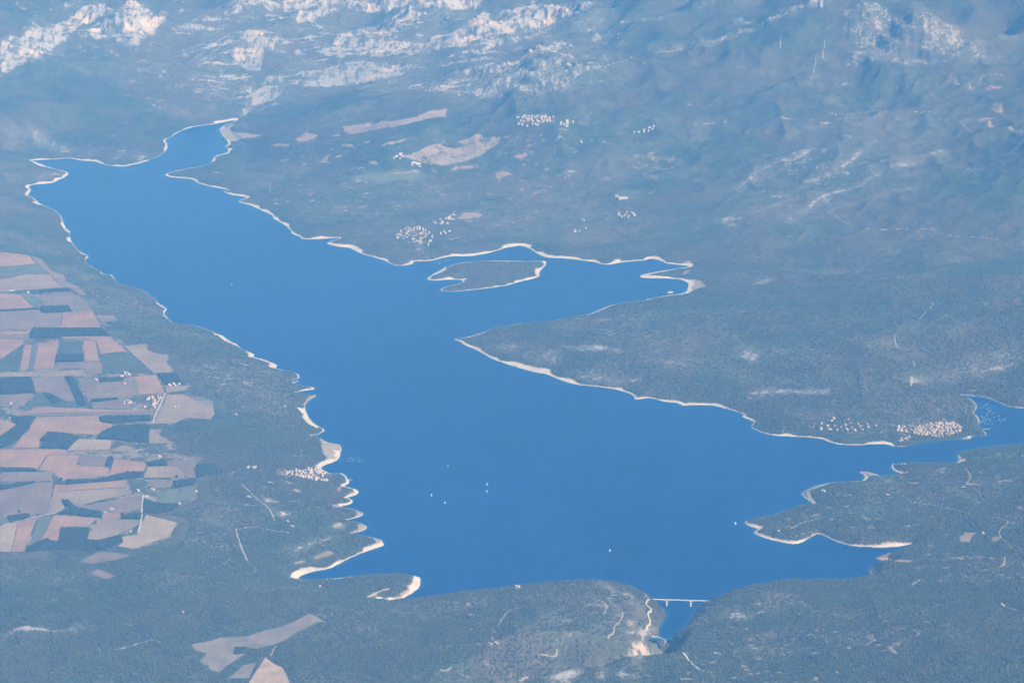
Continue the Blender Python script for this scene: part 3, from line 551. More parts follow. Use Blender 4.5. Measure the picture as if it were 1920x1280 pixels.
# ---- the plateau's fields: (kind, outline)
FIELD = [
    ('P', c4((0, 138), (160, 157), (203, 203), (100, 214), (0, 219))), ('G', c4((0, 225), (210, 209), (272, 262), (0, 288))), ('T', c4((0, 293), (280, 267), (378, 342), (0, 363))),
    ('M', c4((170, 160), (230, 174), (290, 242), (360, 268), (373, 306), (440, 332), (486, 382), (455, 383), (383, 338), (214, 207))), ('P', c4((0, 375), (110, 375), (188, 449), (0, 466))), ('V', c4((117, 379), (205, 385), (247, 440), (195, 446))),
    ('M', c4((212, 385), (390, 367), (453, 392), (498, 432), (512, 464), (403, 469), (387, 441), (252, 440))), ('M', c4((0, 473), (215, 460), (235, 482), (350, 478), (340, 562), (200, 561), (170, 577), (0, 573))), ('P', c4((354, 478), (520, 471), (566, 561), (344, 562))),
    ('P', c4((0, 582), (168, 583), (160, 598), (0, 603))), ('M', c4((0, 607), (158, 602), (150, 619), (0, 621))), ('P', c4((0, 627), (130, 629), (136, 649), (0, 742))), ('D', c4((0, 750), (135, 656), (105, 804), (0, 809))), ('P', c4((140, 661), (180, 657), (156, 800), (109, 804))),
    ('G', c4((185, 658), (210, 662), (186, 795), (161, 799))), ('P', c4((215, 656), (330, 632), (320, 690), (300, 790), (190, 796))), ('D', c4((340, 637), (460, 637), (464, 709), (322, 709))), ('P', c4((470, 632), (538, 642), (558, 750), (476, 752))),
    ('P', c4((357, 613), (618, 613), (712, 694), (567, 711), (543, 639), (472, 626), (352, 624))), ('D', c4((572, 716), (714, 701), (856, 819), (622, 820), (578, 780))), ('T', c4((697, 667), (823, 654), (830, 690), (870, 707), (948, 717), (933, 760), (977, 800), (958, 817), (867, 818))),
    ('M', c4((330, 760), (470, 756), (568, 756), (576, 818), (487, 833), (482, 790), (314, 790))), ('T', c4((0, 815), (468, 801), (486, 834), (428, 838), (170, 836), (0, 842))), ('M', c4((180, 844), (360, 840), (438, 970), (362, 973), (275, 927), (200, 926))),
    ('M', c4((432, 842), (560, 872), (690, 852), (748, 838), (760, 860), (780, 940), (660, 954), (502, 974))), ('P', c4((752, 838), (878, 827), (927, 929), (830, 938), (784, 940), (764, 860))), ('M', c4((0, 941), (190, 932), (140, 999), (0, 1008))), ('D', c4((202, 936), (275, 932), (368, 977), (498, 983), (506, 1013), (240, 1003), (152, 999))),
    ('M', c4((517, 986), (700, 963), (733, 962), (738, 1019), (522, 1015))), ('P', c4((90, 1047), (250, 1008), (520, 1021), (866, 1027), (858, 1034), (300, 1040))), ('M', c4((60, 1050), (300, 1043), (856, 1037), (850, 1052), (560, 1054), (100, 1060))),
    ('P', c4((206, 1066), (553, 1056), (560, 1092), (633, 1106), (618, 1144), (530, 1164), (382, 1154), (272, 1145), (222, 1194), (220, 1238), (75, 1238))), ('T', c4((937, 941), (1028, 937), (1100, 972), (1188, 977), (1208, 1050), (1180, 1078), (1040, 1069), (990, 1098), (872, 1104), (882, 1050), (920, 1010))),
    ('T', c4((932, 897), (1072, 887), (1038, 915), (937, 928))), ('L', c4((437, 1187), (628, 1196), (618, 1249), (378, 1254))), ('P', c4((0, 1077), (97, 1106), (0, 1173))), ('T', c4((832, 1146), (870, 1142), (918, 1186), (995, 1213), (842, 1213))),
    ('T', c4((632, 1249), (690, 1222), (760, 1240), (750, 1256), (640, 1262))), ('M', c4((545, 497), (638, 493), (660, 520), (578, 537))),
    ('P', c7((0, -33), (376, -30), (380, -4), (262, -2), (206, 88), (190, 74), (0, 68))), ('P', c7((268, 0), (448, 2), (438, 30), (450, 60), (590, 66), (616, 82), (600, 118), (450, 134), (372, 139), (346, 150), (298, 92), (218, 86))), ('M', c7((452, 2), (606, 10), (588, 63), (454, 58), (442, 30))),
    ('P', c7((642, 22), (818, 42), (820, 70), (804, 94), (712, 94), (614, 118))), ('M', c7((947, 36), (1130, 22), (1083, 55), (1103, 130), (1040, 130), (1045, 100), (1000, 60), (940, 58))), ('T', c7((935, 62), (1000, 64), (1040, 102), (1036, 129), (804, 127), (832, 67))),
    ('M', c7((12, 97), (280, 96), (298, 145), (200, 149), (12, 150))), ('M', c7((0, 202), (200, 157), (302, 153), (266, 328), (0, 388))), ('P', c7((307, 167), (370, 168), (696, 143), (718, 180), (440, 196), (300, 212))), ('T', c7((300, 216), (440, 200), (720, 184), (738, 218), (560, 255), (440, 288), (410, 278), (385, 252), (342, 252), (365, 300), (330, 322), (274, 328))),
    ('M', c7((440, 292), (790, 227), (798, 300), (690, 326), (580, 318), (480, 300))), ('P', c7((582, 322), (690, 330), (682, 356), (572, 356))), ('D', c7((717, 141), (800, 137), (830, 160), (800, 188), (775, 182), (752, 214))), ('M', c7((806, 137), (978, 150), (958, 180), (862, 188), (838, 160))), ('V', c7((872, 211), (998, 187), (1046, 249), (1000, 264), (912, 278))), ('G', c7((1008, 186), (1090, 171), (1098, 238), (1060, 248))),
    ('L', c7((822, 337), (998, 381), (948, 463), (850, 493), (760, 528), (664, 514), (692, 489), (684, 461), (778, 446), (790, 400))), ('T', c7((562, 362), (778, 366), (778, 394), (640, 458), (560, 478), (494, 478), (494, 450))), ('P', c7((303, 337), (548, 356), (490, 404), (370, 404), (345, 468), (330, 483), (282, 483), (272, 463), (238, 468))),
    ('L', c7((0, 398), (98, 378), (60, 545), (0, 543))), ('P', c7((102, 377), (208, 357), (132, 543), (64, 545))), ('G', c7((216, 355), (298, 338), (230, 468), (164, 516), (184, 450))), ('G', c7((0, 318), (56, 382), (0, 390))),
    ('M', c7((455, 600), (540, 547), (640, 547), (738, 566), (650, 590), (510, 613))), ('M', c7((512, 670), (552, 642), (648, 680), (600, 698))),
    ('K', c7((1077, 1066), (1240, 1027), (1400, 1017), (1450, 997), (1580, 967), (1740, 892), (1826, 940), (1780, 937), (1600, 1040), (1540, 1065), (1440, 1090), (1392, 1082), (1330, 1080), (1310, 1115), (1322, 1122), (1380, 1118), (1230, 1223), (1190, 1210), (1122, 1160), (1163, 1115), (1102, 1101))),
    ('N', c7((1402, 1275), (1492, 1137), (1590, 1197), (1628, 1280), (1640, 1330), (1390, 1330))), ('K', c7((1272, 1260), (1370, 1182), (1440, 1167), (1400, 1254))), ('T', c7((1650, 606), (1700, 592), (1720, 602), (1660, 614))), ('T', c7((1757, 577), (1848, 537), (1883, 556), (1780, 588))),
]
# ---- dark woods and hedges between the fields
WOOD = [c4((235, 446), (380, 441), (398, 469), (242, 479)), c4((190, 567), (573, 567), (616, 604), (355, 609), (330, 619), (170, 621)), c4((320, 716), (464, 714), (464, 749), (312, 754)), c4((0, 846), (170, 842), (198, 924), (0, 938)),
        c4((368, 839), (410, 838), (488, 1000), (442, 1000)), c4((562, 1066), (838, 1057), (848, 1084), (600, 1098), (572, 1089)), c4((272, 1151), (408, 1166), (328, 1239), (222, 1239), (262, 1200), (226, 1194)), c4((424, 1172), (452, 1177), (375, 1249), (338, 1240)),
        c4((64, 1067), (198, 1063), (158, 1140), (62, 1219), (0, 1238), (0, 1180), (100, 1111)), c7((382, 142), (540, 141), (610, 124), (712, 98), (800, 97), (804, 124), (600, 148), (382, 163)), c7((0, 76), (198, 77), (204, 91), (0, 92)), c7((0, 172), (190, 152), (188, 160), (0, 196)),
        c7((346, 257), (385, 257), (430, 300), (575, 322), (568, 350), (334, 326), (400, 305)), c7((42, 347), (163, 332), (168, 354), (62, 381)), c7((592, 62), (614, 12), (638, 20), (618, 60)), c7((348, 411), (498, 411), (488, 480), (560, 482), (640, 462), (684, 458), (688, 486), (600, 530), (300, 530), (190, 540), (150, 545), (160, 520), (270, 470), (278, 486), (330, 487)),
        c7((684, 335), (796, 330), (788, 358), (684, 356)), c4((515, 968), (660, 958), (662, 964), (520, 978)), c4((0, 466), (215, 455), (217, 460), (0, 472)), c4((220, 358), (395, 346), (398, 356), (225, 364)), c4((560, 850), (690, 846), (690, 862), (566, 870)), c4((890, 822), (990, 822), (1030, 870), (935, 880)), c4((250, 938), (300, 942), (360, 976), (300, 990)),
        c4((640, 1120), (840, 1110), (830, 1210), (640, 1190)), c7((822, 45), (925, 28), (935, 60), (850, 62)), c7((1110, 60), (1200, 50), (1260, 80), (1240, 110), (1110, 128)), c7((810, 250), (900, 275), (1000, 280), (1000, 300), (900, 330), (810, 320)), c7((1326, 1084), (1385, 1082), (1320, 1118)), c7((980, 150), (1100, 135), (1090, 166), (990, 182)), c4((545, 1180), (590, 1140), (640, 1120), (630, 1190))]


def world_of(lst):
    """all outlines in one go onto the ground sheet"""
    n = [len(p) for p in lst]
    w = hit(np.array([t for p in lst for t in p], float))
    out, k = [], 0
    for c in n:
        out.append(w[k:k + c])
        k += c
    return out


_all = world_of([p for _, p in ROCK] + [p for _, _, p in STROKE] + [p for _, _, p in BARE] + [p for _, p in GREEN] + [p for _, p in FIELD] + WOOD)
a = 0
ROCK_W = _all[a:a + len(ROCK)]; a += len(ROCK)
STROKE_W = _all[a:a + len(STROKE)]; a += len(STROKE)
BARE_W = _all[a:a + len(BARE)]; a += len(BARE)
GREEN_W = _all[a:a + len(GREEN)]; a += len(GREEN)
FIELD_W = _all[a:a + len(FIELD)]; a += len(FIELD)
WOOD_W = _all[a:a + len(WOOD)]


def window(pts, mg):
    """rows and columns of the grid round an outline"""
    y0, y1 = pts[:, 1].min() - mg, pts[:, 1].max() + mg
    j0, j1 = max(np.searchsorted(Y, y0) - 1, 0), min(np.searchsorted(Y, y1) + 1, NY)
    s0 = min((pts[:, 0].min() - mg) / HWY[j0], (pts[:, 0].min() - mg) / HWY[j1 - 1])
    s1 = max((pts[:, 0].max() + mg) / HWY[j0], (pts[:, 0].max() + mg) / HWY[j1 - 1])
    i0, i1 = max(np.searchsorted(S, s0) - 1, 0), min(np.searchsorted(S, s1) + 1, NS)
    return slice(j0, j1), slice(i0, i1)


def poly_mask(pts, feather):
    w = window(pts, feather * 2)
    x, y = GX[w], GY[w]
    d = seg_dist(x, y, pts, True)
    d = np.where(inside(x, y, pts), d, -d)
    return w, d, np.clip(0.5 + d / (2 * feather), 0, 1)


A_rock = np.zeros(GX.shape, np.float32)
A_line = np.zeros(GX.shape, np.float32)
A_bare = np.zeros(GX.shape, np.float32)
A_red = np.zeros(GX.shape, np.float32)
A_green = np.zeros(GX.shape, np.float32)
A_calm = np.zeros(GX.shape, np.float32)
A_scrub = np.zeros(GX.shape, np.float32)
for (k, _), p in zip(ROCK, ROCK_W):
    if k >= .7:
        w, d, mk = poly_mask(p, 30)
        A_rock[w] = np.maximum(A_rock[w], mk * k)
    elif k >= .6:
        w, d, mk = poly_mask(p, 24)
        A_rock[w] = np.maximum(A_rock[w], mk * (k - .09))
    w, d, mk = poly_mask(p, 70)
    A_scrub[w] = np.maximum(A_scrub[w], mk * min(k * 1.1, .9))
gorge_x = np.interp(GY, GORGE[::-1, 1], GORGE[::-1, 0])
wall = sstep(95, 40, DG) * sstep(6, 16, DG) * ((GX < gorge_x) | (GY < GORGE[4, 1] + 400) & (GX < GORGE[3, 0]))
A_rock = np.maximum(A_rock, .78 * wall).astype(np.float32)
for (k, hwid, _), p in zip(STROKE, STROKE_W):
    p = catmull(p, False, 4)
    w = window(p, hwid * 4)
    d = seg_dist(GX[w], GY[w], p, False)
    if hwid >= 14:
        A_rock[w] = np.maximum(A_rock[w], (k * .88 + .02) * np.clip(1.2 - d / (hwid * 1.5), 0, 1))
        w = window(p, hwid * 9)
        d = seg_dist(GX[w], GY[w], p, False)
        A_scrub[w] = np.maximum(A_scrub[w], k * .95 * np.clip(1.1 - d / (hwid * 5), 0, 1))
    else:
        A_line[w] = np.maximum(A_line[w], k * np.clip(1.2 - d / (hwid * .8), 0, 1))
for (r, k, _), p in zip(BARE, BARE_W):
    w, d, mk = poly_mask(p, 12)
    A_red[w] = np.where(mk > 0.05, r, A_red[w])
    A_bare[w] = np.maximum(A_bare[w], mk * k)
for (k, _), p in zip(GREEN, GREEN_W):
    w, d, mk = poly_mask(p, 35)
    A_green[w] = np.maximum(A_green[w], mk * k)
for p in FIELD_W:
    w, d, mk = poly_mask(p, 30)
    A_calm[w] = np.maximum(A_calm[w], np.clip(mk * 2, 0, 1))
A_calm = np.maximum(A_calm, plat)
A_bare = np.maximum(A_bare, .5 * sstep(-25, 15, DP))
A_red = np.where(DP > -15, .35, A_red)
for p in WOOD_W:
    w, d, mk = poly_mask(p, 10)
    A_bare[w] *= 1 - np.clip(mk * 2, 0, 1)
    A_calm[w] *= 1 - np.clip(mk * 2, 0, 1) * (DP[w] < -15)

# strata: long thin ledges of limestone running across the mountain sides, and stony heath on every slope
cs, sn = math.cos(.16), math.sin(.16)
XR, YR = GX * cs + GY * sn, -GX * sn + GY * cs
lam_s = fbm(XR * .22, YR, 130, 4, 101, True, .6)
zone = np.zeros(GX.shape, np.float32)
for k, p in zip((1, 1, .9, .42, .55), world_of([c1((950, 20), (1919, -40), (1919, 520), (1350, 640), (1000, 480), (980, 250)), c2((0, -40), (1500, -40), (1650, 130), (1450, 450), (1100, 560), (300, 530), (0, 490)), c1((0, 200), (560, -20), (960, 30), (900, 230), (500, 300), (0, 460)),
                                       c3((600, 20), (1100, -30), (1919, 100), (1919, 330), (900, 400), (720, 420), (700, 200)), c3((200, 1100), (700, 600), (1440, 600), (1500, 900), (800, 1280), (300, 1290))])):
    w, d, mk = poly_mask(p, 260)
    zone[w] = np.maximum(zone[w], mk * k)
A_rock = np.maximum(A_rock, zone * .9 * sstep(.46, .70, lam_s))
A_scrub = np.maximum(A_scrub, zone * .5)
heath = fbm(XR * .6, YR, 620, 5, 111, gain=.6)
A_scrub = np.maximum(A_scrub, (.30 - .12 * sstep(600, 1500, GX) * sstep(16500, 18000, GY)) * sstep(.46, .68, heath) * sstep(40, 200, D) * (1 - plat))

spots = sstep(.63, .74, fbm(XR * .8, YR, 34, 2, 121)) * sstep(.50, .62, fbm(GX, GY, 520, 4, 125, gain=.6)) * sstep(60, 160, D) * (1 - plat)
spots = spots * (1 - .8 * sstep(700, 1300, GX) * sstep(16500, 17500, GY)) * (1 - sstep(-200, -500, GX) * sstep(15000, 14500, GY))
A_bare = np.maximum(A_bare, .55 * spots)

# bare ledges where the mountain side is steep
gy_, gx_ = np.gradient(H)
st_ = np.hypot(gx_ / np.gradient(GX, axis=1), gy_ / np.gradient(GY, axis=0))
A_rock = np.maximum(A_rock, .5 * sstep(.6, 1.2, st_) * sstep(200, 420, H) * (1 - .6 * sstep(1500, 2200, GX)) * sstep(12000, 12500, GY))

# second pass of relief: crags in the rock, a broken canopy elsewhere
mount = sstep(250, 600, H)
crag = sstep(0.35, 0.75, A_rock)
rel = crag * mount * ((fbm(GX, GY, 260, 5, 41, True) - 0.4) * 110 + (fbm(GX * 2.2, GY * 0.5, 60, 3, 44, True) - 0.4) * 36)
terr = 95.0
zt = H + 0.06 * GX + (fbm(GX, GY, 700, 3, 47) - 0.5) * 70
fr = zt / terr - np.floor(zt / terr)
rel = rel + mount * sstep(0.2, .6, A_rock) * (sstep(0.25, 0.75, fr) - fr) * terr * 0.75
rel = rel + crag * (1 - mount) * (fbm(GX, GY, 90, 3, 51, True) - 0.4) * 9
canopy = (fbm(GX, GY, 38, 3, 61, gain=.75) - 0.5) * 11 * np.clip(D / 60 - 0.6, 0, 1) * (1 - A_calm) * (1 - 0.8 * np.clip(A_bare, 0, 1)) * (1 - 0.7 * np.clip(A_line, 0, 1))
H = H + np.where(D > 25, rel + canopy, 0)
H = np.where((D > 0) & (DG > 300), np.maximum(H, 0.02 * D + 0.001), H)
# beach: the bare ring left by the low water, wider on some shores than on others
bw = 17 + 22 * fbm(GX, GY, 260, 3, 71) * sstep(0.25, 0.75, fbm(GX, GY, 900, 2, 74)) * 1.5
bw = bw * (0.35 + 0.65 * sstep(19500, 17500, GY) + 0.4 * sstep(-200, 600, GX) * sstep(19500, 17500, GY) + .45 * sstep(18300, 20500, GY) + .75 * sstep(-760, -620, GX) * sstep(18900, 19300, GY) * sstep(21000, 20700, GY))
left_bank = sstep(-350, -650, GX) * sstep(15300, 15700, GY) * sstep(21400, 21000, GY) * (GX < -0.35 * (GY - 15000))
nose = sstep(.50, .62, fbm(GX, GY, 150, 2, 77))
bw = bw * (1 - left_bank) + left_bank * bw * (.28 + .72 * nose)
bw = bw * (1 - .38 * sstep(15200, 16500, GY) * sstep(0, 500, GX) * sstep(18600, 18000, GY))
bw = bw * (1 - .45 * sstep(.45, .62, fbm(GX, GY, 300, 2, 79)) * sstep(500, 900, GX) * sstep(17200, 16800, GY))
bw = bw * (.45 + 1.05 * sstep(.34, .66, fbm(GX, GY, 135, 3, 83)))
bw = bw * (1 - .38 * sstep(900, 1200, GX) * sstep(16600, 16300, GY))
hid = ground([(1700, 824), (1930, 820), (2300, 796), (2360, 835), (1930, 850), (1850, 856), (1810, 858), (1785, 872), (1700, 874)], 0)
wdw = window(hid, 50)
bw[wdw] = np.where(inside(GX[wdw], GY[wdw], hid), -8, bw[wdw])
arm = np.hypot((GX - ground([(1826, 775)], 0)[0][0]) / 260, (GY - ground([(1826, 775)], 0)[0][1]) / 420) < 1
bw = np.where(arm, bw * .3, bw)
A_beach = np.clip(0.5 + (bw - D) / 22.0, 0, 1) * (DG > 130) * (1 - sstep(900, 500, DG) * sstep(200, 500, GX))

# ------------------------------------------------------------------ materials
def nodes_of(name):
    mt = bpy.data.materials.new(name)
    mt.use_nodes = True
    nt = mt.node_tree
    nt.nodes.clear()
    out = nt.nodes.new('ShaderNodeOutputMaterial')
    bs = nt.nodes.new('ShaderNodeBsdfPrincipled')
    bs.inputs['Roughness'].default_value = 0.9
    bs.inputs['Specular IOR Level'].default_value = 0.15
    nt.links.new(bs.outputs[0], out.inputs[0])
    return mt, nt, bs


class N:
    """a few shorthand node builders"""
    def __init__(s, nt):
        s.nt = nt
        s.co = nt.nodes.new('ShaderNodeTexCoord').outputs['Object']

    def _in(s, sock, v):
        if hasattr(v, 'is_output'):
            s.nt.links.new(v, sock)
        else:
            sock.default_value = v

    def noise(s, scale, detail=3, rough=.55, stretch=None, rot=None):
        n = s.nt.nodes.new('ShaderNodeTexNoise')
        n.inputs['Scale'].default_value = scale
        n.inputs['Detail'].default_value = detail
        n.inputs['Roughness'].default_value = rough
        if stretch:
            m_ = s.nt.nodes.new('ShaderNodeMapping')
            m_.inputs['Scale'].default_value = stretch
            if rot:
                m_.inputs['Rotation'].default_value = rot
            s.nt.links.new(s.co, m_.inputs[0])
            s.nt.links.new(m_.outputs[0], n.inputs['Vector'])
        else:
            s.nt.links.new(s.co, n.inputs['Vector'])
        return n.outputs['Fac']

    def math(s, op, a_, b_=0.0, c_=None):
        n = s.nt.nodes.new('ShaderNodeMath')
        n.operation = op
        s._in(n.inputs[0], a_)
        s._in(n.inputs[1], b_)
        if c_ is not None:
            s._in(n.inputs[2], c_)
        return n.outputs[0]

    def step(s, v, lo, hi):
        n = s.nt.nodes.new('ShaderNodeMapRange')
        n.interpolation_type = 'SMOOTHSTEP'
        s._in(n.inputs['Value'], v)
        n.inputs['From Min'].default_value = lo
        n.inputs['From Max'].default_value = hi
        return n.outputs['Result']

    def mix(s, f, a_, b_):
        n = s.nt.nodes.new('ShaderNodeMix')
        n.data_type = 'RGBA'
        s._in(n.inputs[0], f)
        for k, v in ((6, a_), (7, b_)):
            if isinstance(v, tuple):
                v = (*v, 1.0)
            s._in(n.inputs[k], v)
        return n.outputs[2]

    def attr(s, name):
        n = s.nt.nodes.new('ShaderNodeAttribute')
        n.attribute_name = name
        return n.outputs['Fac']


def terrain_material():
    mt, nt, bs = nodes_of('hillside')
    g = N(nt)
    n_big = g.noise(0.0016, 4)
    n_mid = g.noise(0.012, 4, .6)
    n_fine = g.noise(0.055, 3, .65)
    n_tree = g.noise(0.13, 2, .6)
    col = g.mix(g.step(n_mid, .35, .65), (0.044, 0.060, 0.029), (0.076, 0.088, 0.045))
    col = g.mix(g.step(n_big, .42, .58), g.mix(.34, col, (0.050, 0.074, 0.040)), g.mix(0.75, col, (0.098, 0.080, 0.052)))
    col = g.mix(g.math('MULTIPLY', g.step(g.noise(0.0042, 5, .65), .46, .68), .32), col, (0.135, 0.128, 0.092))
    col = g.mix(g.step(n_tree, .42, .66), g.mix(0.35, col, (0.014, 0.022, 0.010)), col)
    # small stony gaps all over the woods
    gap = g.math('ADD', g.math('MULTIPLY', n_fine, .62), g.math('MULTIPLY', g.noise(0.004, 3, .6), .38))
    col = g.mix(g.math('MULTIPLY', g.step(gap, .55, .65), .42), col, (0.22, 0.205, 0.165))
    col = g.mix(g.math('MULTIPLY', g.attr('green'), g.step(n_mid, .2, .5)), col, (0.12, 0.15, 0.085))
    # stony scrub and rock
    speck = g.math('ADD', g.math('MULTIPLY', n_fine, .6), g.math('MULTIPLY', n_mid, .4))
    sk = g.math('MULTIPLY', g.attr('scrub'), g.math('ADD', .28, g.math('MULTIPLY', g.step(speck, .40, .64), .62)))
    col = g.mix(sk, col, g.mix(n_mid, (0.22, 0.205, 0.165), (0.275, 0.255, 0.22)))
    rk = g.math('ADD', g.attr('rock'), g.math('MULTIPLY', g.math('SUBTRACT', speck, .5), 2.1))
    warm = g.step(g.noise(0.004, 4, .6), .48, .62)
    rockc = g.mix(warm, (0.365, 0.345, 0.32), (0.56, 0.435, 0.33))
    rockc = g.mix(g.step(g.attr('rock'), .68, 1.05), g.mix(.35, (0.265, 0.26, 0.245), rockc), rockc)
    crack = g.noise(0.016, 5, .75, (1.5, .4, .5))
    rockc = g.mix(g.step(crack, .38, .49), (0.10, 0.105, 0.085), rockc)
    gully = g.math('ADD', g.math('MULTIPLY', g.noise(0.0075, 4, .62, (1.7, .42, .4)), .6), g.math('MULTIPLY', g.noise(0.006, 4, .62, (.5, 1.9, 1.2), (0, 0, .16)), .4))
    rockc = g.mix(g.math('MULTIPLY', g.step(gully, .51, .44), .78), rockc, (0.085, 0.092, 0.068))
    col = g.mix(g.step(rk, .46, .66), col, rockc)
    # soil
    soil = g.mix(g.attr('red'), (0.42, 0.37, 0.29), (0.36, 0.20, 0.14))
    soil = g.mix(g.math('MULTIPLY', g.step(n_mid, .35, .7), .35), soil, (0.24, 0.21, 0.15))
    bk = g.math('ADD', g.attr('bare'), g.math('MULTIPLY', g.math('SUBTRACT', g.math('ADD', g.math('MULTIPLY', n_fine, .45), g.math('MULTIPLY', n_mid, .55)), .5), 2.6))
    col = g.mix(g.math('MULTIPLY', g.step(bk, .36, .84), .72), col, soil)
    lk = g.math('ADD', g.attr('track'), g.math('MULTIPLY', g.math('SUBTRACT', n_fine, .5), .6))
    col = g.mix(g.math('MULTIPLY', g.step(lk, .34, .62), .72), col, (0.42, 0.375, 0.31))
    # drawdown beach
    bk = g.math('ADD', g.attr('beach'), g.math('MULTIPLY', g.math('SUBTRACT', speck, .5), 1.7))
    sand = g.mix(g.step(n_mid, .3, .7), (0.60, 0.545, 0.46), (0.47, 0.41, 0.34))
    sand = g.mix(g.step(g.attr('red'), .5, .9), sand, (0.50, 0.30, 0.21))
    sand = g.mix(g.step(g.attr('beach'), .55, .98), (0.33, 0.26, 0.20), sand)
    col = g.mix(g.step(bk, .42, .58), col, sand)
    nt.links.new(col, bs.inputs['Base Color'])
    bm_ = nt.nodes.new('ShaderNodeBump')
    bm_.inputs['Strength'].default_value = .55
    bm_.inputs['Distance'].default_value = 7.0
    nt.links.new(g.math('ADD', n_tree, g.math('MULTIPLY', n_fine, 1.2)), bm_.inputs['Height'])
    nt.links.new(bm_.outputs[0], bs.inputs['Normal'])
    return mt


def plain(name, c, c2=None, scale=.05, rough=.85):
    mt, nt, bs = nodes_of(name)
    g = N(nt)
    c2 = c2 or tuple(v * .8 for v in c)
    nt.links.new(g.mix(g.step(g.noise(scale, 4), .35, .65), c, c2), bs.inputs['Base Color'])
    bs.inputs['Roughness'].default_value = rough
    return mt


def field_material(name, c, c2, row, ang):
    mt, nt, bs = nodes_of(name)
    g = N(nt)
    c2 = tuple(v * .84 for v in c2)
    n1 = g.noise(0.006, 4, .6)
    col = g.mix(g.step(n1, .34, .66), c, c2)
    rows = g.noise(row, 1, .5, (1, .03, 1), (0, 0, ang))
    col = g.mix(g.math('MULTIPLY', g.step(rows, .4, .62), .34), col, tuple(v * .62 for v in c))
    tr = g.noise(.006, 2, .5, (1, .12, 1), (0, 0, ang))
    col = g.mix(g.math('MULTIPLY', g.step(tr, .45, .6), .3), col, tuple(min(v * 1.25, .8) for v in c2))
    n2 = g.noise(0.05, 3)
    col = g.mix(g.math('MULTIPLY', g.step(n2, .5, .72), .25), col, tuple(v * .6 for v in c2))
    nt.links.new(col, bs.inputs['Base Color'])
    return mt


def water_material(name, c, rough=.12, shallow=False):
    mt, nt, bs = nodes_of(name)
    g = N(nt)
    n1 = g.noise(0.0011, 4, .6, (1, .35, 1))
    base = g.mix(g.step(n1, .35, .65), c, tuple(v * .8 for v in c))
    base = g.mix(g.math('MULTIPLY', g.step(g.noise(.0045, 3, .6, (.5, 1.6, 1), (0, 0, .25)), .4, .65), .22), base, tuple(v * 1.5 for v in c))
    if shallow:
        base = g.mix(g.step(g.attr('depth'), .5, -.15), base, (0.012, 0.085, 0.175))
    nt.links.new(base, bs.inputs['Base Color'])
    bs.inputs['Roughness'].default_value = rough
    bs.inputs['IOR'].default_value = 1.333
    bs.inputs['Specular IOR Level'].default_value = .09
    bp = nt.nodes.new('ShaderNodeBump')
    bp.inputs['Strength'].default_value = .25
    bp.inputs['Distance'].default_value = 1.0
    nt.links.new(g.noise(0.06, 3, .6, (1, .6, 1)), bp.inputs['Height'])
    nt.links.new(bp.outputs[0], bs.inputs['Normal'])
    return mt


M = dict(
    terrain=terrain_material(),
    water=water_material('lake_water', (0.002, 0.037, 0.155), shallow=True),
    river=water_material('river_water', (0.01, 0.04, 0.06)),
    leaf=plain('tree_crown', (0.052, 0.064, 0.033), (0.088, 0.092, 0.05), .01),
    leafd=plain('dark_wood', (0.030, 0.040, 0.024), (0.048, 0.056, 0.034), .02),
    bark=plain('bark', (0.10, 0.08, 0.06), None, .5),
    wall=plain('render_cream', (0.58, 0.49, 0.38), (0.50, 0.41, 0.31), .2),
    wallw=plain('render_white', (0.68, 0.62, 0.53), (0.57, 0.51, 0.43), .2),
    roof=plain('clay_tiles', (0.46, 0.33, 0.26), (0.36, 0.26, 0.20), .3),
    roofp=plain('pale_tiles', (0.58, 0.46, 0.38), (0.48, 0.37, 0.30), .3),
    roofg=plain('grey_sheet', (0.55, 0.55, 0.54), (0.45, 0.45, 0.45), .3),
    conc=plain('concrete', (0.74, 0.71, 0.65), (0.64, 0.62, 0.57), .05),
    asph=plain('asphalt', (0.06, 0.06, 0.06), (0.05, 0.05, 0.05), .1),
    white=plain('white_gelcoat', (0.82, 0.82, 0.81), (0.78, 0.78, 0.78), .5, .4),
    sail=plain('sailcloth', (0.86, 0.86, 0.84), (0.8, 0.8, 0.79), .5),
    blue=plain('blue_canvas', (0.05, 0.10, 0.28), None, .5),
    metal=plain('spar', (0.6, 0.6, 0.6), None, .5, .4),
    wood=plain('jetty_planks', (0.36, 0.30, 0.24), None, .5),
    track=plain('gravel', (0.46, 0.41, 0.34), (0.38, 0.34, 0.28), .05),
)
FM = {
    'P': [field_material('ploughed_field', (0.345, 0.21, 0.128), (0.285, 0.185, 0.122), .09, a_) for a_ in (.3, 1.2)],
    'M': [field_material('mauve_field', (0.225, 0.168, 0.118), (0.19, 0.148, 0.108), .09, a_) for a_ in (.5, 1.3)],
    'T': [field_material('stubble_field', (0.29, 0.222, 0.15), (0.25, 0.195, 0.138), .08, a_) for a_ in (.2, 1.0)],
    'L': [field_material('pale_stubble', (0.37, 0.285, 0.195), (0.32, 0.25, 0.175), .08, .9)],
    'K': [field_material('clay_field', (0.25, 0.215, 0.16), (0.215, 0.185, 0.145), .09, 2.3)],
    'N': [field_material('harvested_field', (0.46, 0.335, 0.235), (0.4, 0.295, 0.21), .07, .4)],
    'G': [field_material('grey_crop', (0.135, 0.14, 0.092), (0.115, 0.125, 0.085), .1, .6)],
    'V': [field_material('green_crop', (0.137, 0.158, 0.094), (0.115, 0.137, 0.086), .1, .8)],
    'D': [field_material('dark_crop', (0.085, 0.1, 0.06), (0.07, 0.084, 0.054), .1, 1.1)],
}

# ------------------------------------------------------------------ object helpers
def link(name, me, mat=None, parent=None):
    o = bpy.data.objects.new(name, me)
    COL.objects.link(o)
    if mat is not None and me is not None and not me.materials:
        me.materials.append(mat)
    if parent:
        o.parent = parent
    return o


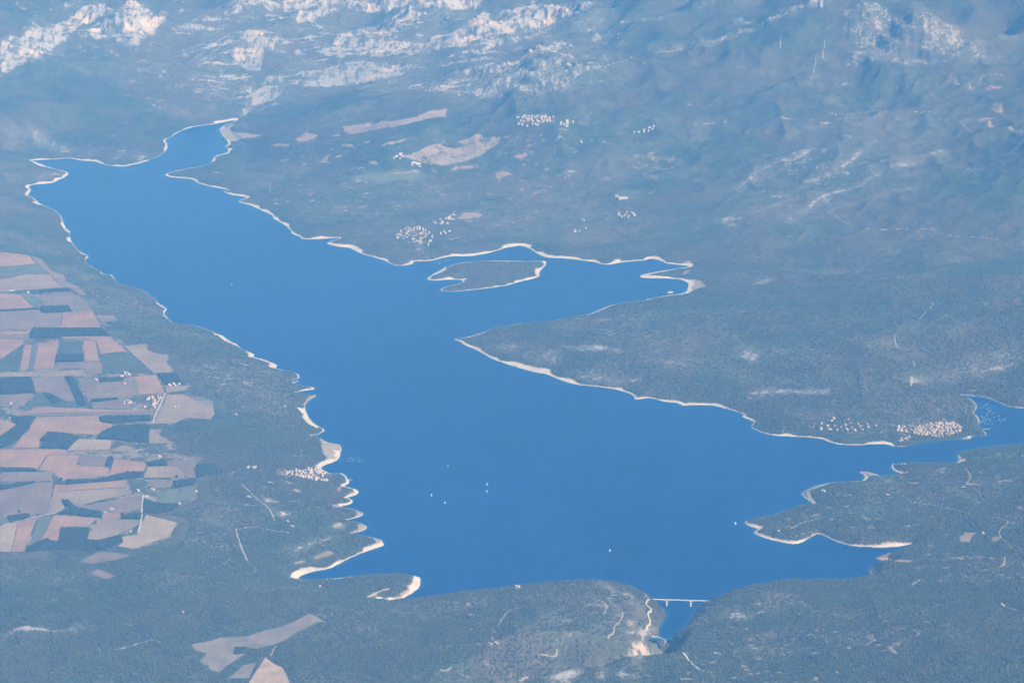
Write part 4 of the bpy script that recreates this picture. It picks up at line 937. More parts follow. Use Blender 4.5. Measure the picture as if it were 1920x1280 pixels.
def mesh(name, v, f):
    me = bpy.data.meshes.new(name)
    me.from_pydata([tuple(map(float, p)) for p in v], [], f)
    me.update()
    return me


def thing(name, label, cat, loc, rz=0.0, group=None, scale=1.0):
    o = bpy.data.objects.new(name, None)
    COL.objects.link(o)
    o.empty_display_size = 5
    o.location = loc
    o.rotation_euler = (0, 0, rz)
    o.scale = (scale,) * 3
    o['label'], o['category'] = label, cat
    if group:
        o['group'] = group
    return o


def structure(o):
    o['kind'] = 'structure'
    return o


def grid_mesh(name, X, Yy, Z, keep=None):
    ny, nx = X.shape
    me = bpy.data.meshes.new(name)
    idx = np.arange(ny * nx).reshape(ny, nx)
    qd = np.stack([idx[:-1, :-1], idx[:-1, 1:], idx[1:, 1:], idx[1:, :-1]], -1).reshape(-1, 4)
    V = np.stack([X, Yy, Z], -1).reshape(-1, 3)
    if keep is not None:
        qd = qd[keep.reshape(-1)]
        used, inv = np.unique(qd, return_inverse=True)
        V = V[used]
        qd = inv.reshape(-1, 4)
    me.vertices.add(len(V))
    me.vertices.foreach_set('co', V.astype(np.float32).ravel())
    me.loops.add(len(qd) * 4)
    me.loops.foreach_set('vertex_index', qd.astype(np.int32).ravel())
    me.polygons.add(len(qd))
    me.polygons.foreach_set('loop_start', np.arange(0, len(qd) * 4, 4, dtype=np.int32))
    me.polygons.foreach_set('use_smooth', np.ones(len(qd), bool))
    me.update(calc_edges=True)
    return me


# ------------------------------------------------------------------ terrain, lake, river
tm = grid_mesh('terrain', GX, GY, H)
for nm, arr in (('rock', A_rock), ('scrub', A_scrub), ('track', A_line), ('bare', A_bare), ('red', A_red), ('green', A_green), ('beach', A_beach)):
    at_ = tm.attributes.new(nm, 'FLOAT', 'POINT')
    at_.data.foreach_set('value', np.ascontiguousarray(arr, np.float32).ravel())
structure(link('terrain', tm, M['terrain']))

jj = np.arange(0, NY, 3)
ii = np.arange(0, NS, 3)
sub = np.ix_(jj, ii)
Dm = D[sub]
cellmin = np.minimum(np.minimum(Dm[:-1, :-1], Dm[1:, :-1]), np.minimum(Dm[:-1, 1:], Dm[1:, 1:]))
dam_a, dam_b = ground([(1200, 1190)], 0)[0], ground([(1256, 1202)], 0)[0]
cy = 0.5 * (GY[sub][:-1, :-1] + GY[sub][1:, 1:])
keep = (cellmin < 40) & (cy > min(dam_a[1], dam_b[1]) + 5)
lake_me = grid_mesh('lake', GX[sub], GY[sub], np.zeros_like(GX[sub]), keep)
lv = np.empty(len(lake_me.vertices) * 3, np.float32)
lake_me.vertices.foreach_get('co', lv)
lv = lv.reshape(-1, 3)
at_ = lake_me.attributes.new('depth', 'FLOAT', 'POINT')
at_.data.foreach_set('value', np.clip(-hmap(lv[:, 0], lv[:, 1], D) / 60, -1, 1).astype(np.float32))
structure(link('lake', lake_me, M['water']))


def ribbon(name, pts, width, dz, mat, lift=True, flat=None):
    p = catmull(pts, False, 6)
    t = np.gradient(p, axis=0)
    t /= np.linalg.norm(t, axis=1)[:, None] + 1e-9
    nrm = np.stack([-t[:, 1], t[:, 0]], 1)
    V, F = [], []
    for k in range(len(p)):
        for o_ in (-.5, 0, .5):
            c = p[k] + nrm[k] * width * o_
            z = flat if flat is not None else float(hmap(c[0], c[1])) + dz
            V.append((c[0], c[1], z))
        if k:
            b = 3 * (k - 1)
            F += [(b, b + 3, b + 4, b + 1), (b + 1, b + 4, b + 5, b + 2)]
    return link(name, mesh(name, V, F), mat)


structure(ribbon('river', GORGE, 17, 0, M['river'], flat=-70.5))

# ------------------------------------------------------------------ fields
def drape(name, pts, mat, dz, step=34.0):
    bm = bmesh.new()
    vs_ = [bm.verts.new((p[0], p[1], 0)) for p in pts]
    try:
        bm.faces.new(vs_)
    except ValueError:
        bm.free()
        return None
    bmesh.ops.triangulate(bm, faces=bm.faces[:])
    for _ in range(6):
        es = [e for e in bm.edges if e.calc_length() > step]
        if not es:
            break
        bmesh.ops.subdivide_edges(bm, edges=es, cuts=1)
        bmesh.ops.triangulate(bm, faces=[f for f in bm.faces if len(f.verts) > 3])
    bm.normal_update()
    xs = np.array([v.co.x for v in bm.verts])
    ys = np.array([v.co.y for v in bm.verts])
    zz = hmap(xs, ys)
    for v, z in zip(bm.verts, zz):
        v.co.z = float(z) + dz
    for f in bm.faces:
        if f.normal.z < 0:
            f.normal_flip()
    me = bpy.data.meshes.new(name)
    bm.to_mesh(me)
    bm.free()
    return link(name, me, mat)


for k, ((kind, _), p) in enumerate(zip(FIELD, FIELD_W)):
    mats = FM[kind]
    o = drape('field', p, mats[k % len(mats)], 1.6 + 0.05 * (k % 7))
    if o:
        structure(o)

# ------------------------------------------------------------------ woods
def tree_group(name, matl, sx, sub=1):
    nt = bpy.data.node_groups.new(name, 'GeometryNodeTree')
    nt.interface.new_socket('Geometry', in_out='INPUT', socket_type='NodeSocketGeometry')
    nt.interface.new_socket('Geometry', in_out='OUTPUT', socket_type='NodeSocketGeometry')
    gi = nt.nodes.new('NodeGroupInput')
    go = nt.nodes.new('NodeGroupOutput')
    ico = nt.nodes.new('GeometryNodeMeshIcoSphere')
    ico.inputs['Radius'].default_value = 1.0
    ico.inputs['Subdivisions'].default_value = sub
    nz = nt.nodes.new('ShaderNodeTexNoise')
    nz.inputs['Scale'].default_value = 1.7
    vm = nt.nodes.new('ShaderNodeVectorMath')
    vm.operation = 'SUBTRACT'
    vm.inputs[1].default_value = (.5, .5, .5)
    sp = nt.nodes.new('GeometryNodeSetPosition')
    sm = nt.nodes.new('GeometryNodeSetMaterial')
    sm.inputs['Material'].default_value = matl
    ip = nt.nodes.new('GeometryNodeInstanceOnPoints')
    rv = nt.nodes.new('FunctionNodeRandomValue')
    rv.data_type = 'FLOAT_VECTOR'
    rv.inputs[0].default_value = (sx * .55, sx * .55, sx * .55)
    rv.inputs[1].default_value = (sx * 1.3, sx * 1.3, sx * 1.25)
    rr = nt.nodes.new('FunctionNodeRandomValue')
    rr.data_type = 'FLOAT_VECTOR'
    rr.inputs[1].default_value = (.4, .4, 6.28)
    L = nt.links.new
    L(nz.outputs['Color'], vm.inputs[0])
    L(ico.outputs[0], sp.inputs['Geometry'])
    L(vm.outputs[0], sp.inputs['Offset'])
    L(sp.outputs[0], sm.inputs[0])
    L(gi.outputs[0], ip.inputs['Points'])
    L(sm.outputs[0], ip.inputs['Instance'])
    L(rv.outputs[0], ip.inputs['Scale'])
    L(rr.outputs[0], ip.inputs['Rotation'])
    L(ip.outputs[0], go.inputs[0])
    return nt


def scatter(name, P, grp, mat):
    me = bpy.data.meshes.new(name)
    me.vertices.add(len(P))
    me.vertices.foreach_set('co', P.astype(np.float32).ravel())
    me.update()
    o = link(name, me, mat)
    md = o.modifiers.new('crowns', 'NODES')
    md.node_group = grp
    o['kind'] = 'stuff'
    return o


G_wood = tree_group('wood_crowns', M['leafd'], 6.2)
G_for = tree_group('forest_crowns', M['leaf'], 4.4)
for p in WOOD_W:
    x0, y0 = p.min(0)
    x1, y1 = p.max(0)
    n = int((x1 - x0) * (y1 - y0) / 42)
    if n < 1:
        continue
    x = NP.uniform(x0, x1, n)
    y = NP.uniform(y0, y1, n)
    k = inside(x, y, p)
    x, y = x[k], y[k]
    scatter('woodland', np.stack([x, y, hmap(x, y) + 4.0], 1), G_wood, M['leafd'])

# the open forest of the nearer hills
n = 420000
yy = 12200 * (20500 / 12200) ** NP.random(n)
xx = NP.uniform(-1.08, 1.08, n) * hw(yy)


def look(g, x, y):
    return hmap(x, y, g)


dd = look(D, xx, yy)
clear = np.maximum.reduce([look(A_calm, xx, yy) > .45, look(A_bare, xx, yy) > .3, look(A_line, xx, yy) > .35])
dens = 0.8 - np.clip(look(A_rock, xx, yy), 0, .8) - .75 * np.clip(look(A_scrub, xx, yy), 0, 1) - 0.5 * look(A_green, xx, yy)
dens = dens * sstep(20500, 15500, yy)
dens = dens * (0.55 + 0.9 * sstep(.35, .6, fbm(xx, yy, 160, 3, 91)))
ok = (dd > 14) & (look(A_beach, xx, yy) < .2) & ~clear & (NP.random(n) < dens) & (hmap(xx, yy) > 2.5)
xx, yy = xx[ok], yy[ok]
scatter('forest', np.stack([xx, yy, hmap(xx, yy) + 2.2], 1), G_for, M['leaf'])

# lone trees standing in the fields
def ball(r, seed, squash=.9):
    bm = bmesh.new()
    bmesh.ops.create_icosphere(bm, subdivisions=2, radius=r)
    rr = random.Random(seed)
    for v in bm.verts:
        k = 1 + rr.uniform(-.22, .22)
        v.co = v.co * k
        v.co.z *= squash
    return bm


def make_tree(uv, h, label):
    x, y = hit([uv])[0]
    t = thing('tree', label, 'tree', (x, y, float(hmap(x, y)) - .3), R_.uniform(0, 6), 'lone trees in the fields')
    bm = bmesh.new()
    bmesh.ops.create_cone(bm, cap_ends=True, segments=6, radius1=.6, radius2=.25, depth=h * .5)
    bmesh.ops.translate(bm, verts=bm.verts, vec=(0, 0, h * .25))
    me = bpy.data.meshes.new('trunk')
    bm.to_mesh(me)
    bm.free()
    link('trunk', me, M['bark'], t)
    bm = ball(h * .42, int(uv[0]))
    bmesh.ops.translate(bm, verts=bm.verts, vec=(0, 0, h * .62))
    me = bpy.data.meshes.new('crown')
    bm.to_mesh(me)
    bm.free()
    link('crown', me, M['leafd'], t)


make_tree(c7((995, 128))[0], 17, 'lone dark round tree at the edge of the mauve field by the wood')
make_tree(c7((108, 322))[0], 15, 'lone dark tree in the brown field near the left edge of the photo')
make_tree(c7((212, 343))[0], 14, 'lone tree beside the pale track crossing the fields')
make_tree(c7((345, 145))[0], 20, 'broad lone tree at the left end of the long hedge between pink fields')
make_tree(c7((440, 52))[0], 12, 'small lone tree between two pink fields')

# ------------------------------------------------------------------ houses
def house_meshes(w, l, h, rh):
    a_, b_ = w / 2, l / 2
    V = [(-a_, -b_, -4), (a_, -b_, -4), (a_, b_, -4), (-a_, b_, -4), (-a_, -b_, h), (a_, -b_, h), (a_, b_, h), (-a_, b_, h), (0, -b_, h + rh), (0, b_, h + rh)]
    F = [(0, 1, 5, 8, 4), (1, 2, 6, 5), (2, 3, 7, 9, 6), (3, 0, 4, 7), (0, 3, 2, 1)]
    wall = mesh('wall', V, F)
    e, t = .7, .35
    sl_ = rh / a_
    zo = h - e * sl_
    A = [(-a_ - e, -b_ - e, zo + .02), (0, -b_ - e, h + rh + .02), (a_ + e, -b_ - e, zo + .02), (-a_ - e, b_ + e, zo + .02), (0, b_ + e, h + rh + .02), (a_ + e, b_ + e, zo + .02)]
    B = [(x, y, z + t) for x, y, z in A]
    F = [(6, 7, 10, 9), (7, 8, 11, 10), (1, 0, 3, 4), (2, 1, 4, 5), (0, 1, 7, 6), (1, 2, 8, 7), (4, 3, 9, 10), (5, 4, 10, 11), (3, 0, 6, 9), (2, 5, 11, 8)]
    roof = mesh('roof', A + B, F)
    return wall, roof


HK = []
for (w_, l_, h_, r_, wm, rm) in ((8, 12, 6.5, 2.2, 'wall', 'roof'), (9, 11, 7.5, 2.4, 'wallw', 'roofp'), (7, 14, 6, 2, 'wall', 'roofp'), (10, 10, 8, 2.6, 'wallw', 'roof'), (10, 18, 6, 2.2, 'wallw', 'roofp'), (14, 40, 6, 2.5, 'wallw', 'roofg'), (9, 13, 4, 2.0, 'wallw', 'roof')):
    wa, ro = house_meshes(w_, l_, h_, r_)
    wa.materials.append(M[wm])
    ro.materials.append(M[rm])
    HK.append((wa, ro))


def house(x, y, rz, kind, label, group, cat='house', name='house', s=1.0):
    t = thing(name, label, cat, (x, y, float(hmap(x, y))), rz, group, s)
    link('wall', HK[kind][0], None, t)
    link('roof', HK[kind][1], None, t)
    return t


ORD = ['leftmost', 'second from left', 'third from left', 'fourth from left', 'fifth from left', 'sixth from left', 'seventh from left', 'eighth from left', 'ninth from left', 'tenth from left', 'eleventh from left']


def number_off(made):
    if not 1 < len(made) <= 12:
        return
    made = sorted(made, key=lambda o: o.location.x / o.location.y)
    for k, o in enumerate(made):
        o['label'] = ('rightmost' if k == len(made) - 1 else ORD[k]) + ' ' + o['label']


def village(poly, n, mind, kinds, label, group, rz=None, s=(0.9, 1.15), jit=.25):
    nm = 'house'
    for wd in ('villa ', 'farm building', 'barn', 'cabin', 'hamlet'):
        if wd in label:
            nm = {'villa ': 'villa', 'farm building': 'farm_building', 'barn': 'barn', 'cabin': 'cabin', 'hamlet': 'cottage'}[wd]
            break
    w = hit(poly)
    x0, y0 = w.min(0)
    x1, y1 = w.max(0)
    got, made = [], []
    for _ in range(9000):
        if len(got) >= n:
            break
        x, y = R_.uniform(x0, x1), R_.uniform(y0, y1)
        if not inside(np.array([x]), np.array([y]), w)[0]:
            continue
        if any((x - a_) ** 2 + (y - b_) ** 2 < mind * mind for a_, b_ in got):
            continue
        if float(look(D, x, y)) < 14:
            continue
        got.append((x, y))
        r = (rz if rz is not None else 0) + R_.choice([0, math.pi / 2]) + R_.gauss(0, jit)
        made.append(house(x, y, r, R_.choice(kinds), label.replace('house', nm) if nm == 'cottage' else label, group, nm.replace('_', ' '), nm, R_.uniform(*s)))
    number_off(made)
    return got


# right shore
village(c6((1285, 1155), (1310, 1120), (1385, 1100), (1400, 1090), (1530, 1095), (1580, 1120), (1560, 1145), (1520, 1165), (1430, 1178), (1350, 1168)), 120, 10.2, [0, 0, 1, 2, 3], 'small tiled house packed into the dense village on the right shore', 'houses of the village on the right shore', .3, (.68, .98), .14)
village(c6((1195, 1145), (1205, 1112), (1270, 1120), (1290, 1140), (1260, 1150)), 9, 16, [1, 2, 4], 'pale villa just left of the dense right shore village', 'houses left of the right-shore village')
village(c6((1215, 1185), (1280, 1172), (1280, 1195), (1220, 1200)), 7, 14, [1, 3], 'house on the beach side below the village on the right shore', 'houses below the right-shore village')
village(c6((740, 1135), (760, 1100), (850, 1070), (850, 1100), (1100, 1100), (1095, 1125), (1010, 1150), (920, 1140)), 22, 40, [1, 4, 6], 'scattered white villa in the trees left of the right-shore village', 'villas left of the right-shore village')
# left shore
village(c7((1540, 85), (1580, 100), (1660, 85), (1740, 75), (1800, 82), (1870, 120), (1860, 145), (1780, 145), (1700, 125), (1640, 110), (1580, 110)), 52, 13, [1, 1, 2, 3, 4], 'white walled house in the terraced village above the left shore', 'houses of the village on the left shore', .5)
village(c7((1380, 65), (1450, 55), (1450, 75), (1390, 75)), 4, 20, [1, 4], 'pale house in the trees left of the left-shore village', 'houses in the trees left of the village')
# village on the middle shore, facing the island
village(c5((290, 55), (350, 0), (420, -8), (520, 20), (515, 50), (490, 104), (440, 100), (370, 70)), 66, 13.5, [1, 1, 2, 3, 4], 'white house in the spread village behind the island', 'houses of the village behind the island', .2, (.75, 1.0))
village(c2((480, 1250), (560, 1230), (640, 1200), (650, 1235), (590, 1265), (520, 1262)), 14, 18, [1, 4], 'villa strung along the road above the village behind the island', 'houses along the road above the village')
village(c5((540, 20), (620, 15), (600, 40), (560, 40)), 5, 22, [1, 4], 'house at the right edge of the village behind the island', 'houses at the edge of the village behind the island')
# hill village under the cliffs
village(c2((980, 665), (1030, 650), (1130, 650), (1210, 665), (1200, 685), (1130, 692), (995, 686)), 44, 13, [0, 0, 1, 3], 'pale tiled house in the hill village under the cliffs', 'houses of the hill village', .1, (1.0, 1.3))
village(c2((985, 695), (1060, 695), (1110, 705), (1060, 712), (990, 703)), 6, 20, [1, 4], 'villa on the slope just below the hill village', 'houses below the hill village', 0, (1, 1.3))
village(c2((1220, 715), (1230, 690), (1300, 680), (1310, 695), (1250, 715)), 7, 22, [1, 4], 'white villa right of the hill village', 'houses right of the hill village', 0, (1.1, 1.4))
village(c2((1630, 750), (1740, 708), (1780, 712), (1760, 730), (1660, 750)), 10, 30, [1, 4], 'white house in the hamlet far right of the hill village', 'houses of the far right hamlet', 0, (1.1, 1.4))
village(c2((290, 890), (330, 860), (360, 880), (330, 900)), 5, 25, [1, 4], 'farm building at the left end of the big pale field', 'farm buildings by the big pale field', 0, (1.1, 1.4))
village(c2((390, 935), (400, 910), (440, 920), (440, 935)), 4, 25, [4, 5], 'white barn at the foot of the big pale field', 'barns at the foot of the big pale field', .2, (.8, 1.0))


def single(pt, kind, label, cat='house', name='house', s=1.0, rz=None):
    x, y = hit([pt])[0]
    house(x, y, R_.uniform(0, 1.5) if rz is None else rz, kind, label, None, cat, name, s)


# farms on the plateau
village(c4((695, 995), (700, 965), (740, 965), (735, 990)), 5, 18, [1, 4, 6], 'white farm building at the left end of the hamlet among the fields', 'left end of the field hamlet', .2)
village(c4((740, 1018), (880, 1010), (918, 950), (840, 940), (830, 970), (870, 985), (850, 1005)), 17, 17, [0, 1, 4, 6], 'pale house of the hamlet among the fields on the plateau', 'houses of the field hamlet', .2)
village(c4((940, 895), (945, 880), (1020, 875), (1015, 885)), 5, 22, [1, 4], 'house in the row between the wood and the small tan field', 'row of houses behind the hamlet', .1)
village(c4((680, 838), (690, 815), (735, 812), (738, 832)), 5, 17, [0, 4, 6], 'farm building round the yard of the farm beside the dark crop', 'farm beside the dark crop', .3)
single(c4((540, 855))[0], 4, 'white barn standing alone at the edge of the mauve field', 'barn', 'barn', 1.0, 1.2)
single(c4((702, 878))[0], 4, 'isolated white house with dark trees in the mauve field above the hamlet')
single(c4((62, 990))[0], 4, 'white farmhouse beside a few trees near the left edge, below the big wood')
single(c4((158, 365))[0], 4, 'farmhouse on the hedge line in the topmost group of fields')
single(c4((65, 356))[0], 5, 'long low farm shed by the hedge, leftmost at the topmost fields', 'barn', 'barn', .7, 1.5)
single(c4((982, 1008))[0], 4, 'white house in the middle of the tan field right of the hamlet')
single(c4((1005, 1005))[0], 6, 'smaller house beside the white one in the tan field right of the hamlet')
single(c4((55, 1070))[0], 6, 'small house at the corner of the dark wood below the long strip')
single(c7((778, 200))[0], 5, 'largest white barn, at the corner of the vineyard rows', 'barn', 'barn', .75, .4)
single(c7((858, 195))[0], 4, 'white house right of the largest barn by the vineyard', s=1.1)
single(c7((825, 235))[0], 4, 'farmhouse at the bend of the lane below the largest barn', s=1.1)
single(c7((630, 306))[0], 4, 'white farmhouse with trees in the middle of the mauve field')
single(c7((592, 322))[0], 5, 'pale shed left of the farmhouse in the mauve field', 'barn', 'barn', .5, .9)
single(c7((712, 338))[0], 4, 'white house at the left end of the small hedge below the mauve field')
single(c7((735, 428))[0], 6, 'house hidden in the trees at the corner of the pale field')
single(c7((895, 8))[0], 4, 'white house at the edge of the wood above the tan field', s=1.1)
single(c7((1010, 272))[0], 5, 'long pale building on the lower edge of the green paddock', 'barn', 'barn', .6, .1)
single(c7((1105, 205))[0], 4, 'house right of the small green paddock')
single(c7((1400, 238))[0], 4, 'white house left of the road bend in the woods', s=1.2)
single(c7((1030, 882))[0], 6, 'lone white cabin on the wooded ridge at bottom left', s=.9)
single(c7((1800, 742))[0], 4, 'pale house in the woods below the narrow inlet')
single(c7((1620, 375))[0], 4, 'upper white house among the trees below the road bend')
single(c7((1645, 402))[0], 4, 'lower white house among the trees below the road bend')
single(c7((1585, 328))[0], 4, 'house on the bright clearing beside the road')
single(c4((1600, 1003))[0], 6, 'white house in the woods above the left-shore beach')
single(c4((1325, 1050))[0], 4, 'house in the clearing in the middle of the left-shore woods')
single(c9((792, 203))[0], 4, 'pinkish house behind the wide beach of the right-hand cape', s=1.1)
single(c9((540, 430))[0], 4, 'house near the tip of the long right-hand cape')
single(c9((1155, 225))[0], 4, 'white house in the trees inland of the right-hand cape')
single(c9((1690, 440))[0], 4, 'house on the pale clearing near the right edge')
single(c9((1800, 842))[0], 5, 'pale shed on the track at the right edge', 'barn', 'barn', .6)
single(c9((1578, 185))[0], 4, 'house at the road junction near the right edge')
single(c8((992, 742))[0], 4, 'lone white house on the wooded crest above the water left of the bridge', s=1.2)
single(c2((1350, 800))[0], 5, 'white building in the clearing below the hill village', 'barn', 'barn', .9, .1)
single(c2((1585, 1118))[0], 5, 'long white greenhouse beside the meadow on the far plain', 'greenhouse', 'greenhouse', 1.6, 1.5)
single(c2((1550, 1105))[0], 4, 'house at the left end of the long greenhouse', s=1.3)
single(c2((1360, 1240))[0], 4, 'upper house on the slope above the curved bay', s=1.2)
village(c2((1540, 1190), (1660, 1190), (1660, 1220), (1560, 1225)), 12, 30, [1, 4, 6], 'white cabin of the rows on the far plain below the greenhouse', 'cabins below the greenhouse', 0, (1, 1.3))
village(c5((1290, 20), (1380, 0), (1370, 15), (1300, 28)), 4, 25, [1, 4], 'house in the clearing above the curved bay', 'houses above the curved bay')
village(c6((920, 1085), (935, 1078), (935, 1090), (922, 1092)), 1, 10, [0], 'orange roofed villa alone in the woods above the right-shore villas', None)

# ------------------------------------------------------------------ bridge over the gorge
def prism(section, p0, p1):
    """extrude a section [(across, up)] along p0 -> p1"""
    p0, p1 = np.array(p0, float), np.array(p1, float)
    t = (p1 - p0)[:2]
    t /= np.linalg.norm(t)
    nrm = np.array([-t[1], t[0]])
    V, n_ = [], len(section)
    for p in (p0, p1):
        for a_, u_ in section:
            V.append((p[0] + nrm[0] * a_, p[1] + nrm[1] * a_, p[2] + u_))
    F = [tuple(range(n_))[::-1], tuple(range(n_, 2 * n_))] + [(i, (i + 1) % n_, n_ + (i + 1) % n_, n_ + i) for i in range(n_)]
    return V, F


DECK = 30.0
bl, br = ground([(1224, 1123)], DECK)[0], ground([(1334, 1126)], DECK)[0]
b_len = float(np.linalg.norm(br - bl))
b_ang = math.atan2(br[1] - bl[1], br[0] - bl[0])
bt = thing('bridge', 'long white concrete road bridge on two piers across the narrow arm by the dam', 'bridge', (bl[0], bl[1], 0), b_ang)
fr1, fr2 = (1250.5 - 1224) / 110, (1295.5 - 1224) / 110
prof = []
for k in range(41):
    u = k / 40
    dpt = 2.8 + 3.4 * max(math.exp(-((u - fr1) / .07) ** 2), math.exp(-((u - fr2) / .07) ** 2))
    prof.append((u * b_len, dpt))
V, F = [], []
for k, (x, dpt) in enumerate(prof):
    V += [(x, -4.5, DECK), (x, 4.5, DECK), (x, 2.6, DECK - dpt), (x, -2.6, DECK - dpt)]
    if k:
        b = 4 * (k - 1)
        F += [(b, b + 4, b + 5, b + 1), (b + 1, b + 5, b + 6, b + 2), (b + 2, b + 6, b + 7, b + 3), (b + 3, b + 7, b + 4, b)]
F += [(0, 1, 2, 3), (len(V) - 1, len(V) - 2, len(V) - 3, len(V) - 4)]
link('deck', mesh('deck', V, F), M['conc'], bt)
V, F = prism([(-3.2, 0), (3.2, 0), (3.2, .05), (-3.2, .05)], (0, 0, DECK + .01), (b_len, 0, DECK + .01))
link('roadway', mesh('roadway', V, F), M['track'], bt)
for s_ in (-1, 1):
    V, F = prism([(s_ * 4.3 - .18, 0), (s_ * 4.3 + .18, 0), (s_ * 4.3 + .18, 1.1), (s_ * 4.3 - .18, 1.1)], (0, 0, DECK + .01), (b_len, 0, DECK + .01))
    link('parapet', mesh('parapet', V, F), M['conc'], bt)
for fq in (fr1, fr2):
    x = fq * b_len
    V = [(x + sx * 3.9 * k_, sy * 4.6 * k_, z) for z, k_ in ((-32, 1.25), (DECK - 5.2, .9)) for sx, sy in ((-1, -1), (1, -1), (1, 1), (-1, 1))]
    F = [(0, 3, 2, 1), (4, 5, 6, 7), (0, 1, 5, 4), (1, 2, 6, 5), (2, 3, 7, 6), (3, 0, 4, 7)]
    link('pier', mesh('pier', V, F), M['conc'], bt)
for e0, e1 in ((-26, -.2), (b_len + .2, b_len + 22)):
    V, F = prism([(-5, -22), (5, -22), (5, -.1), (-5, -.1)], (e0, 0, DECK), (e1, 0, DECK))
    link('abutment', mesh('abutment', V, F), M['conc'], bt)

# ------------------------------------------------------------------ arch dam
da, db = np.array(ground([(1201, 1192)], 6)[0]), np.array(ground([(1248, 1199)], 6)[0])
mid = (da + db) / 2
chord = float(np.linalg.norm(db - da))
ang = math.atan2(db[1] - da[1], db[0] - da[0])
dt = thing('dam', 'pale concrete arch dam closing the gorge at the lower end of the lake', 'dam', (da[0], da[1], 0), ang)
V, F = [], []
nseg = 24
for k in range(nseg + 1):
    u = k / nseg
    x = u * chord
    yb = 24 * (1 - (2 * u - 1) ** 2)
    base = -72 * (1 - abs(2 * u - 1) ** 1.6) - 6
    V += [(x, yb + 2.5, 6), (x, yb - 2.5, 6), (x, yb - 9, base), (x, yb + 7, base)]
    if k:
        b = 4 * (k - 1)
        F += [(b, b + 4, b + 5, b + 1), (b + 1, b + 5, b + 6, b + 2), (b + 2, b + 6, b + 7, b + 3), (b + 3, b + 7, b + 4, b)]
F += [(0, 1, 2, 3), (len(V) - 1, len(V) - 2, len(V) - 3, len(V) - 4)]
link('dam_wall', mesh('dam_wall', V, F), M['conc'], dt)
for off in (2.2, -2.2):
    V, F = [], []
    for k in range(nseg + 1):
        u = k / nseg
        x, yb = u * chord, 24 * (1 - (2 * u - 1) ** 2) + off
        V += [(x, yb - .2, 6.02), (x, yb + .2, 6.02), (x, yb + .2, 7.1), (x, yb - .2, 7.1)]
        if k:
            b = 4 * (k - 1)
            F += [(b, b + 4, b + 5, b + 1), (b + 1, b + 5, b + 6, b + 2), (b + 2, b + 6, b + 7, b + 3), (b + 3, b + 7, b + 4, b)]
    link('parapet', mesh('parapet', V, F), M['conc'], dt)

# ------------------------------------------------------------------ roads
ROADS = [c8((1690, 755), (1712, 790), (1735, 812)), c8((1735, 812), (1715, 835), (1745, 872), (1725, 890), (1738, 945), (1715, 985)), c9((110, 820), (160, 808), (185, 785)),
         c9((0, 1110), (25, 1140), (60, 1180), (110, 1210), (170, 1225)), c7((804, 225), (800, 300), (790, 390), (775, 440)), c7((20, 392), (110, 370), (215, 345), (320, 325)), c4((930, 930), (900, 1000), (875, 1050), (862, 1100)), c4((1245, 1100 - 990), (1250, 1105 - 990))]
for p in ROADS[:-1]:
    structure(ribbon('road', hit(p), 9, 2.2, M['track']))

# ------------------------------------------------------------------ boats
def hull_mesh(L_, B_, hgt):
    V, F = [], []
    st_ = [(-.5, .72), (-.2, 1.0), (.15, .92), (.38, .5), (.5, .02)]
    for u, wd in st_:
        V += [(u * L_, -wd * B_ / 2, hgt + .25 * max(u, 0) * 2), (u * L_, wd * B_ / 2, hgt + .25 * max(u, 0) * 2), (u * L_ * .92, wd * B_ * .28, -.3), (u * L_ * .92, -wd * B_ * .28, -.3)]
    for k in range(1, len(st_)):
        b = 4 * (k - 1)
        F += [(b, b + 4, b + 5, b + 1), (b + 1, b + 5, b + 6, b + 2), (b + 2, b + 6, b + 7, b + 3), (b + 3, b + 7, b + 4, b)]
    F += [(0, 1, 2, 3), (len(V) - 1, len(V) - 2, len(V) - 3, len(V) - 4)]
    return mesh('hull', V, F)


hull_me = hull_mesh(9, 3.2, 1.1)
hull_me.materials.append(M['white'])
cab_me = mesh('cabin', [(-2.2, -1, 1.1), (2, -.8, 1.1), (2, .8, 1.1), (-2.2, 1, 1.1), (-2, -.8, 2.1), (1.2, -.6, 2.0), (1.2, .6, 2.0), (-2, .8, 2.1)], [(0, 1, 5, 4), (1, 2, 6, 5), (2, 3, 7, 6), (3, 0, 4, 7), (4, 5, 6, 7)])
cab_me.materials.append(M['white'])
V, F = prism([(-.12, 0), (.12, 0), (.12, .24), (-.12, .24)], (0, 0, 0), (1, 0, 0))
mast_me = mesh('mast', [(.6 + (x - .5) * .24, y, 1 + (z / .24) * 12.5) if False else (x * .24 + .5, y, 1.0 if z == 0 else 13.5) for x, y, z in V], F)
mast_me.materials.append(M['metal'])


def sail(name, pts):
    V, F = [], []
    n_ = 6
    for k in range(n_ + 1):
        u = k / n_
        (ax, az), (bx, bz), (tx, tz) = pts
        l0 = (ax + (tx - ax) * u, az + (tz - az) * u)
        r0 = (bx + (tx - bx) * u, bz + (tz - bz) * u)
        for w in (0, .5, 1):
            V.append((l0[0] * (1 - w) + r0[0] * w, .55 * math.sin(math.pi * w) * (1 - u), l0[1] * (1 - w) + r0[1] * w))
        if k:
            b = 3 * (k - 1)
            F += [(b, b + 1, b + 4, b + 3), (b + 1, b + 2, b + 5, b + 4)]
    me = mesh(name, V, F)
    me.materials.append(M['sail'])
    return me


main_me = sail('mainsail', ((.35, 2.2), (-4.2, 2.3), (.45, 13.2)))
jib_me = sail('jib', ((4.4, 1.4), (.9, 2.0), (.75, 11.5)))


def sailboat(pt, rz, label, s=1.0):
    x, y = ground([pt], 0)[0]
    t = thing('sailboat', label, 'sailboat', (x, y, .0), rz, 'sailboats out on the lake', s * .84)
    for nm, me in (('hull', hull_me), ('cabin', cab_me), ('mast', mast_me), ('mainsail', main_me), ('jib', jib_me)):
        link(nm, me, None, t)


